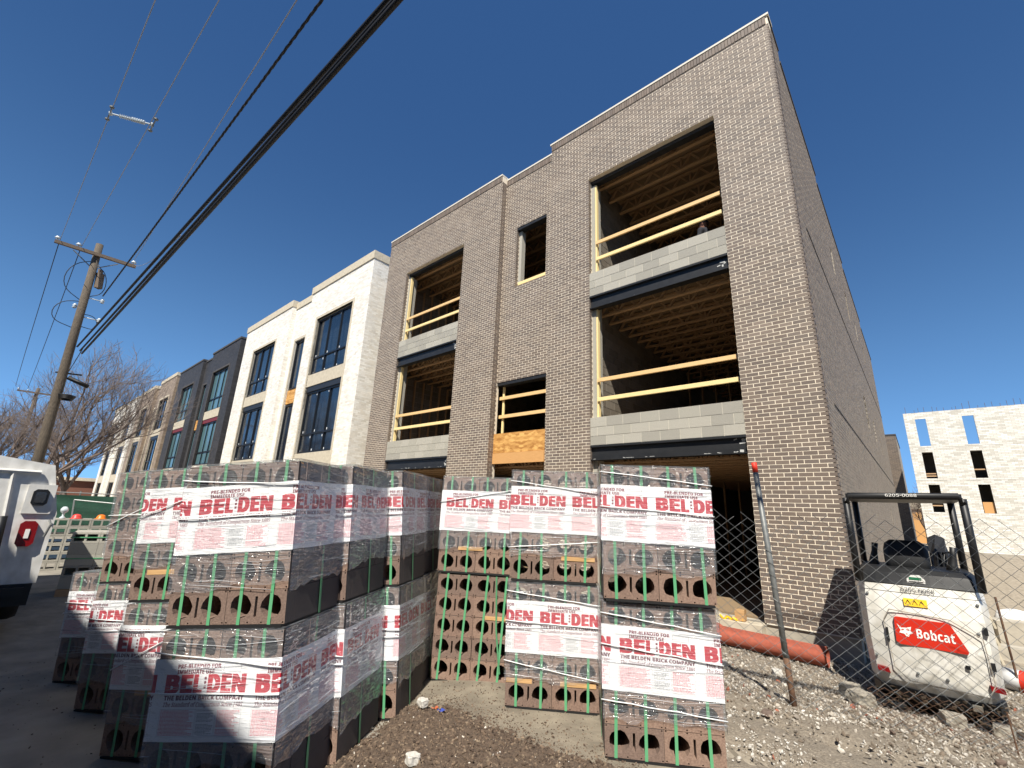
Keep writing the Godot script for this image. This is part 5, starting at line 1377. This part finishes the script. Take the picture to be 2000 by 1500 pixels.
	var left = [
		[Vector3(-1.985, -0.075, -3.065), "lower wrapped brick pallet at the near end of the left row with printed band", 0.09, {"film": 0.3, "cords": [[0.88, 0.8], [0.66, 0.66], [0.26, 0.16]]}, "upper wrapped brick pallet at the near end of the left row with bare bottom course", 0.14, {"film": 0.22, "slant": 0.015, "cords": [[0.9, 0.84], [0.645, 0.66]]}],
		[Vector3(-1.835, -0.045, -3.66), "second lower pallet along the left row seen from its shaded side", 0.3, {"film": 0.2}, "second upper pallet along the left row seen from its shaded side", 0.4, {"film": 0.24}],
		[Vector3(-1.60, -0.025, -4.32), "third lower pallet along the left row with torn film", 0.2, {"film": 0.25}, "third upper pallet along the left row with a sliver of lit front", 0.05, {"film": 0.24}],
		[Vector3(-1.53, -0.02, -5.0), "last lower pallet of the left row deep in shade", 0.3, {}, "last upper pallet of the left row beside the unwrapped stack", 0.1, {}],
		[Vector3(-2.76, -0.08, -3.74), "lower pallet behind the near left stack with its band in shade", 0.49, {"cords": [[0.82, 0.8], [0.55, 0.95]], "shims": [[0.35, 2.0, 0.3]]}, "upper pallet behind the near left stack with a tan shim in it", 0.28, {"film": 0.25, "cords": [[0.62, 0.9]], "shims": [[0.28, 1.0, 0.3]]}],
		[Vector3(-3.575, -0.08, -4.42), "lower pallet third back on the left with half shaded band", 0.4, {}, "upper pallet on the left wrapped in plain film without a printed band", 0.0, {"plain": true, "cords": [[0.6, 0.58], [0.5, 0.86]]}],
		[Vector3(-4.31, -0.08, -4.99), "single low pallet farthest left with sunlit printed band", 0.03, {}]]
	for q in left:
		q[3].roll = RO; q[3].ground = true
		if not q[3].has("slant"): q[3].slant = rng.randf_range(-0.02, 0.02); q[3].drop = rng.randf_range(-0.03, 0.02)
		brick_pallet(q[0], TH, q[1], q[2], true, GL, q[3])
		if q.size() > 4:
			q[6].roll = RO
			brick_pallet(q[0] + up, TH, q[4], q[5], true, GL, q[6])
	var gq = 0.014
	var place_r = func(x, y, z): return Vector3(x, maxf(gy(x, z), gy(x + 0.8, z)) + gq + y, z)
	brick_pallet(place_r.call(0.738, 0.0, -3.63), deg_to_rad(-8.8), "lower pallet of the stack beside the chain link fence", 0.13, true, GR, {"film": 0.24, "slant": -0.02, "cords": [[0.93, 0.83], [0.72, 0.64], [0.36, 0.3]]})
	brick_pallet(place_r.call(0.739, UP + 0.005, -3.60), deg_to_rad(-8.8), "upper pallet of the stack beside the chain link fence", 0.415, true, GR, {"film": 0.2, "slant": -0.02, "cords": [[0.95, 0.86], [0.68, 0.63]]})
	brick_pallet(place_r.call(0.049, 0.0, -4.395), deg_to_rad(-6.5), "lower pallet of the middle stack with glinting film and a shim", 0.3, true, GR, {"film": 0.22, "shims": [[0.62, 1.0, 0.3], [0.12, 1.0, 0.22]], "cords": [[0.93, 0.84], [0.68, 0.66], [0.36, 0.24]]})
	brick_pallet(place_r.call(0.049, UP + 0.005, -4.41), deg_to_rad(-7.6), "upper pallet of the middle stack wrapped in glinting film", 0.0, true, GR, {"film": 0.22, "shims": [[0.62, 1.0, 0.3]], "cords": [[0.9, 0.8], [0.28, 0.36]]})
	brick_pallet(Vector3(-0.685, 0.058, -5.05), deg_to_rad(-8.0), "unwrapped pallet of cored bricks held by green straps", 0.0, false, "unwrapped brick pallets", {"dark_straps": true, "tilt": 0.02, "loose": true, "shims": [[0.66, 3.0, 0.28]]})
	brick_pallet(Vector3(-0.70, 0.058 + UP, -5.06), deg_to_rad(-8.0), "wrapped pallet standing on the unwrapped bricks", 0.06, true, GR, {"film": 0.26, "shims": [[0.34, 1.2, 0.26]], "cords": [[0.72, 0.88]]})
	# ---- fence, excavator, left side
	site_fence()
	excavator()
	service_truck()
	block_stacks()
	screen_fence()
	worker()
	# ---- clay pipes along the foundation
	for q in [[0.35, 1.92, true], [2.06, 3.75, false]]:
		var t = thing("clay_pipe", "terracotta pipe with belled end lying along the foundation" if q[2] else "terracotta pipe partly hidden by the end brick stack", "pipe", Vector3.ZERO, 0.0, "clay pipes at the foundation")
		var pa = place(q[0], 0.0, -0.58); var pb = place(q[1], 0.03, -0.52)
		pa.y = gy(pa.x, pa.z) + 0.14; pb.y = gy(pb.x, pb.z) + 0.15
		g = Geo.new(); g.tube([pa, pa.lerp(pb, 0.9)], 0.125, 16, false); g.tube([pa, pa.lerp(pb, 0.9)], 0.1, 16, false); part("barrel", g.mesh(true), M.clay, t)
		g = Geo.new(); g.tube([pa.lerp(pb, 0.86), pa.lerp(pb, 0.9), pb], [0.125, 0.155, 0.158], 16, false); g.tube([pb, pa.lerp(pb, 0.9)], 0.13, 16, false); part("bell", g.mesh(true), M.clay, t)
	# ---- loose stuff on the ground
	var rk = [boulder(1), boulder(2), boulder(3)]
	for q in [[865, 0.06, -0.53, -3.4, "pale translucent lump of rock on the soil"], [0, 0.06, -0.62, -4.28, "tan stone at the tip of the soil heap"], [0, 0.09, 3.45, -6.3, "white stone beside the clay pipe"], [0, 0.14, 3.95, -5.75, "broken concrete lump under the excavator tail"], [0, 0.16, 3.75, -5.3, "grey rubble block at the fence foot"], [0, 0.14, 4.3, -4.9, "pale rubble lump below the bumper"], [0, 0.12, 4.62, -4.75, "broken stone with flat top under the bumper"], [0, 0.08, 2.9, -6.6, "small white rock in the gravel"]]:
		var m = M.stone_w if q[0] > 0 or q[1] < 0.1 else M.stone_l
		var o := single("stone", rk[rng.randi() % 3], m, q[4], "stone", "loose stones"); o.position = Vector3(q[2], gy(q[2], q[3]) + q[1] * 0.45 + (0.06 if q[3] > -4.4 and q[2] < 0.5 else 0.0), q[3]); o.scale = Vector3(q[1], q[1] * 0.8, q[1] * 0.85) * 0.9; o.rotation.y = rng.randf() * 6.0
	var sc = func():
		var x = rng.randf_range(-1.1, 0.8); var z = rng.randf_range(-4.4, -2.6)
		if soil_b(x, z) < -0.02: return null
		return Vector3(x, soil_y(x, z), z)
	scatter("soil_clods", "dark clods and wood chips of the soil heap", 12000, sc, 0.003, 0.017, [S(96, 80, 66), S(74, 60, 49), S(112, 95, 79), S(84, 70, 58), S(126, 110, 92)])
	scatter("pale_chips", "small pale pebbles strewn over the soil heap", 170, sc, 0.004, 0.012, [S(196, 188, 176), S(214, 208, 198)])
	var gv = func():
		var x = rng.randf_range(1.35, 6.5); var z = rng.randf_range(-8.5, -3.0)
		var p = Vector3(x, 0, z)
		if fn(p) > -0.06 and fs(p) > -0.05: return null
		if rng.randf() > 0.06 + 0.94 * smoothstep(-4.0, -2.9, fn(p) + 0.5 * noise_a.get_noise_2d(x * 14.0, z * 14.0)): return null
		return Vector3(x, gy(x, z) + 0.008 + 0.03 * noise_a.get_noise_2d(x * 30.0, z * 30.0), z)
	scatter("gravel", "crushed pale gravel along the building foot", 26000, gv, 0.006, 0.024, [S(150, 141, 128), S(166, 158, 146), S(132, 121, 107), S(186, 180, 170), S(112, 100, 87)])
	var pv = func():
		var x = rng.randf_range(-5.0, 1.6); var z = rng.randf_range(-6.0, -2.4)
		return Vector3(x, gy(x, z) + 0.006, z)
	var fr = func():
		var x = rng.randf_range(-1.1, 1.0); var z = rng.randf_range(-5.0, -3.0); var b = soil_b(x, z)
		if b > 0.0 or rng.randf() > exp(b * 5.0) + 0.03: return null
		return Vector3(x, gy(x, z) + 0.006, z)
	scatter("soil_crumbs", "crumbs of soil spilled on the paving round the heap", 3800, fr, 0.002, 0.012, [S(96, 80, 66), S(74, 60, 49), S(120, 104, 88)])
	scatter("paving_grit", "grit and crumbs scattered on the paving", 1300, pv, 0.003, 0.014, [S(96, 82, 68), S(140, 128, 112), S(70, 60, 52)])
	for q in [[-0.46, -4.22, S(52, 70, 150), "blue scrap of packaging at the tip of the soil heap"], [-0.52, -4.28, S(176, 96, 64), "orange scrap of packaging at the tip of the soil heap"], [-0.95, -4.75, S(150, 150, 146), "crumpled grey film scrap lying by the shaded left row"], [-0.98, -4.05, S(92, 88, 82), "torn dark paper scrap lying by the shaded left row"]]:
		g = Geo.new(); var pr2 = []
		for k in 5: pr2.append([Vector3(k * 0.022 - 0.045, 0.02 + 0.014 * sin(k * 2.3), -0.03 + 0.01 * cos(k * 3.0)), Vector3(k * 0.022 - 0.045, 0.012 + 0.016 * cos(k * 1.7), 0.03 + 0.012 * sin(k * 2.0))])
		for k in 4: g.quad(pr2[k][0], pr2[k + 1][0], pr2[k + 1][1], pr2[k][1])
		var o := single("litter", g.mesh(), mat(q[2], 0.6), q[3], "litter"); o.position = Vector3(q[0], soil_y(q[0], q[1]) + 0.005 if soil_b(q[0], q[1]) > 0.0 else gy(q[0], q[1]) + 0.01, q[1]); o.rotation.y = rng.randf() * 6.0; o.scale = Vector3.ONE * 0.62
	var rb = func():
		var x = rng.randf_range(1.7, 6.0); var z = rng.randf_range(-7.6, -3.2); var p = Vector3(x, 0, z)
		if fn(p) > -0.2 and fs(p) > -0.1: return null
		return Vector3(x, gy(x, z) + 0.012, z)
	scatter("brick_rubble", "broken bits of brick and mortar among the gravel", 130, rb, 0.014, 0.05, [S(112, 96, 86), S(150, 92, 72), S(170, 162, 150), S(128, 120, 110)])
	var wc = func():
		var x = rng.randf_range(1.55, 3.4); var z = rng.randf_range(-4.6, -3.0)
		if noise_a.get_noise_2d(x * 26.0 + 40.0, z * 26.0) < 0.12: return null
		return Vector3(x, gy(x, z) + 0.012 + 0.03 * noise_a.get_noise_2d(x * 30.0, z * 30.0), z)
	scatter("lime_chips", "pale lime chips trodden into the dirt by the fence", 1500, wc, 0.003, 0.016, [S(190, 185, 176), S(170, 163, 152), S(206, 202, 194)])
	for q in [[5.6, -5.75, 0.55, "shortest"], [5.95, -6.0, 0.95, "tallest"], [6.25, -6.1, 0.8, "middle sized"]]:
		g = Geo.new(); var p = Vector3(q[0], gy(q[0], q[1]) - 0.05, q[1]); g.tube([p, p + Vector3(-0.05, q[2] + 0.3, 0)], 0.012, 6)
		single("rebar_stake", g.mesh(), M.rust, q[3] + " rusty rebar stake standing in the gravel right of the excavator", "stake", "rebar stakes")
	var rl = thing("tape_roll", "red and white roll of plastic lying right of the excavator", "roll", Vector3(6.3, gy(6.3, -6.2) + 0.11, -6.2), deg_to_rad(-60))
	g = Geo.new(); g.lathe(Vector3.ZERO, [[0.05, -0.13], [0.11, -0.13], [0.12, -0.1], [0.12, 0.12], [0.05, 0.12], [0.05, -0.13]], 16, Basis(Vector3.BACK, PI / 2)); part("wrap", g.mesh(true), M.tarp_white, rl)
	g = Geo.new(); g.lathe(Vector3.ZERO, [[0.045, 0.121], [0.11, 0.122], [0.118, 0.132], [0.05, 0.134]], 16, Basis(Vector3.BACK, PI / 2)); g.lathe(Vector3.ZERO, [[0.121, -0.13], [0.122, -0.07]], 16, Basis(Vector3.BACK, PI / 2)); part("red_end", g.mesh(true), M.red_mark, rl)
	for q in [[8.95, -8.35, 0.9, 0.4, 0.4, "concrete beam lying in front of the far white building"], [8.4, -8.9, 0.5, 0.8, 0.5, "upright concrete block beside the concrete beam"], [7.75, -7.5, 0.8, 0.2, 0.35, "low concrete kerb piece right of the excavator"]]:
		g = Geo.new(); g.box(Vector3.ZERO, Vector3(q[2], q[3], q[4])); var o := single("concrete_piece", g.mesh(), M.concrete, q[5], "concrete"); o.position = Vector3(q[0], gy(q[0], q[1]) + q[3] * 0.5 - 0.02, q[1]); o.rotation.y = deg_to_rad(-30)
	var tp = thing("material_bag", "white bulk bag slumped by the concrete pieces", "bag", Vector3(9.75, 0, -9.3), deg_to_rad(-40))
	g = Geo.new(); g.lathe(Vector3(0, gy(9.75, -9.3), 0), [[0.25, 0.0], [0.3, 0.06], [0.3, 0.24], [0.24, 0.38], [0.08, 0.43], [0.0, 0.43]], 9); part("sack", g.mesh(true), M.tarp_white, tp)
	# rubble, timber and tape on the door sill of the brown building
	g = Geo.new(); var s0p = place(1.55, EYE - 1.517 + 0.07, -0.06); g.box(Vector3.ZERO, Vector3(0.14, 0.16, 0.14)); var blk := single("timber_offcut", g.mesh(), M.shim, "short timber offcut standing on the stone door sill", "timber"); blk.position = s0p; blk.rotation.y = -0.7
	g = Geo.new(); g.prism([Vector2(-0.5, 0.0), Vector2(-0.45, 0.2), Vector2(0.15, 0.16), Vector2(0.5, 0.0)], -0.1, 0.08); var wd2 := single("stone_slab", g.mesh(), M.limestone, "cut limestone slab resting on the stone door sill", "stone"); wd2.position = place(2.25, EYE - 1.517 - 0.02, -0.05); wd2.rotation.y = deg_to_rad(-41.98)
	g = Geo.new(); var tpts = []
	for i in 30: tpts.append(place(1.5 + i * 0.035, EYE - 1.517 + 0.0 + 0.025 * sin(i * 2.1), -0.12 + 0.03 * sin(i * 1.3)))
	g.tube(tpts, 0.02, 5); single("hazard_tape", g.mesh(), M.yellow, "crumpled yellow tape on the stone door sill", "tape")
	# ---- trees
	bare_tree(Vector3(-25.0, -0.1, -22.9), 10.0, 0.2, Vector3(0.5, 0, -0.34), "bare leaning tree with long branch reaching over the row", 5)
	bare_tree(Vector3(-31.5, -0.1, -28.0), 8.2, 0.22, Vector3(0.05, 0, 0.05), "bare bushy tree behind the utility pole", 5)
	bare_tree(Vector3(-36.0, -0.1, -38.0), 8.0, 0.26, Vector3(-0.1, 0, 0.0), "bare tree behind the green fence", 5)
	bare_tree(Vector3(-41.0, -0.1, -36.0), 8.2, 0.26, Vector3(0.1, 0, 0.1), "bare tree around the second pole", 5)
	bare_tree(Vector3(50.5, -0.1, -56.0), 7.0, 0.2, Vector3(0, 0, 0), "small bare tree seen in the gap beyond the side yard", 4)
	var hs = thing("house", "low brick house with flat pale roof beyond the green fence", "house", Vector3(-52, -0.1, -60), deg_to_rad(42))
	g = Geo.new(); g.ab(-7, 7, -0.3, 3.2, -5, 0); part("wall", g.mesh(), mat(S(112, 74, 60), 0.9), hs)
	g = Geo.new(); g.ab(-7.4, 7.4, 3.2, 3.6, -5.3, 0.4); part("roof", g.mesh(), M.limestone, hs)
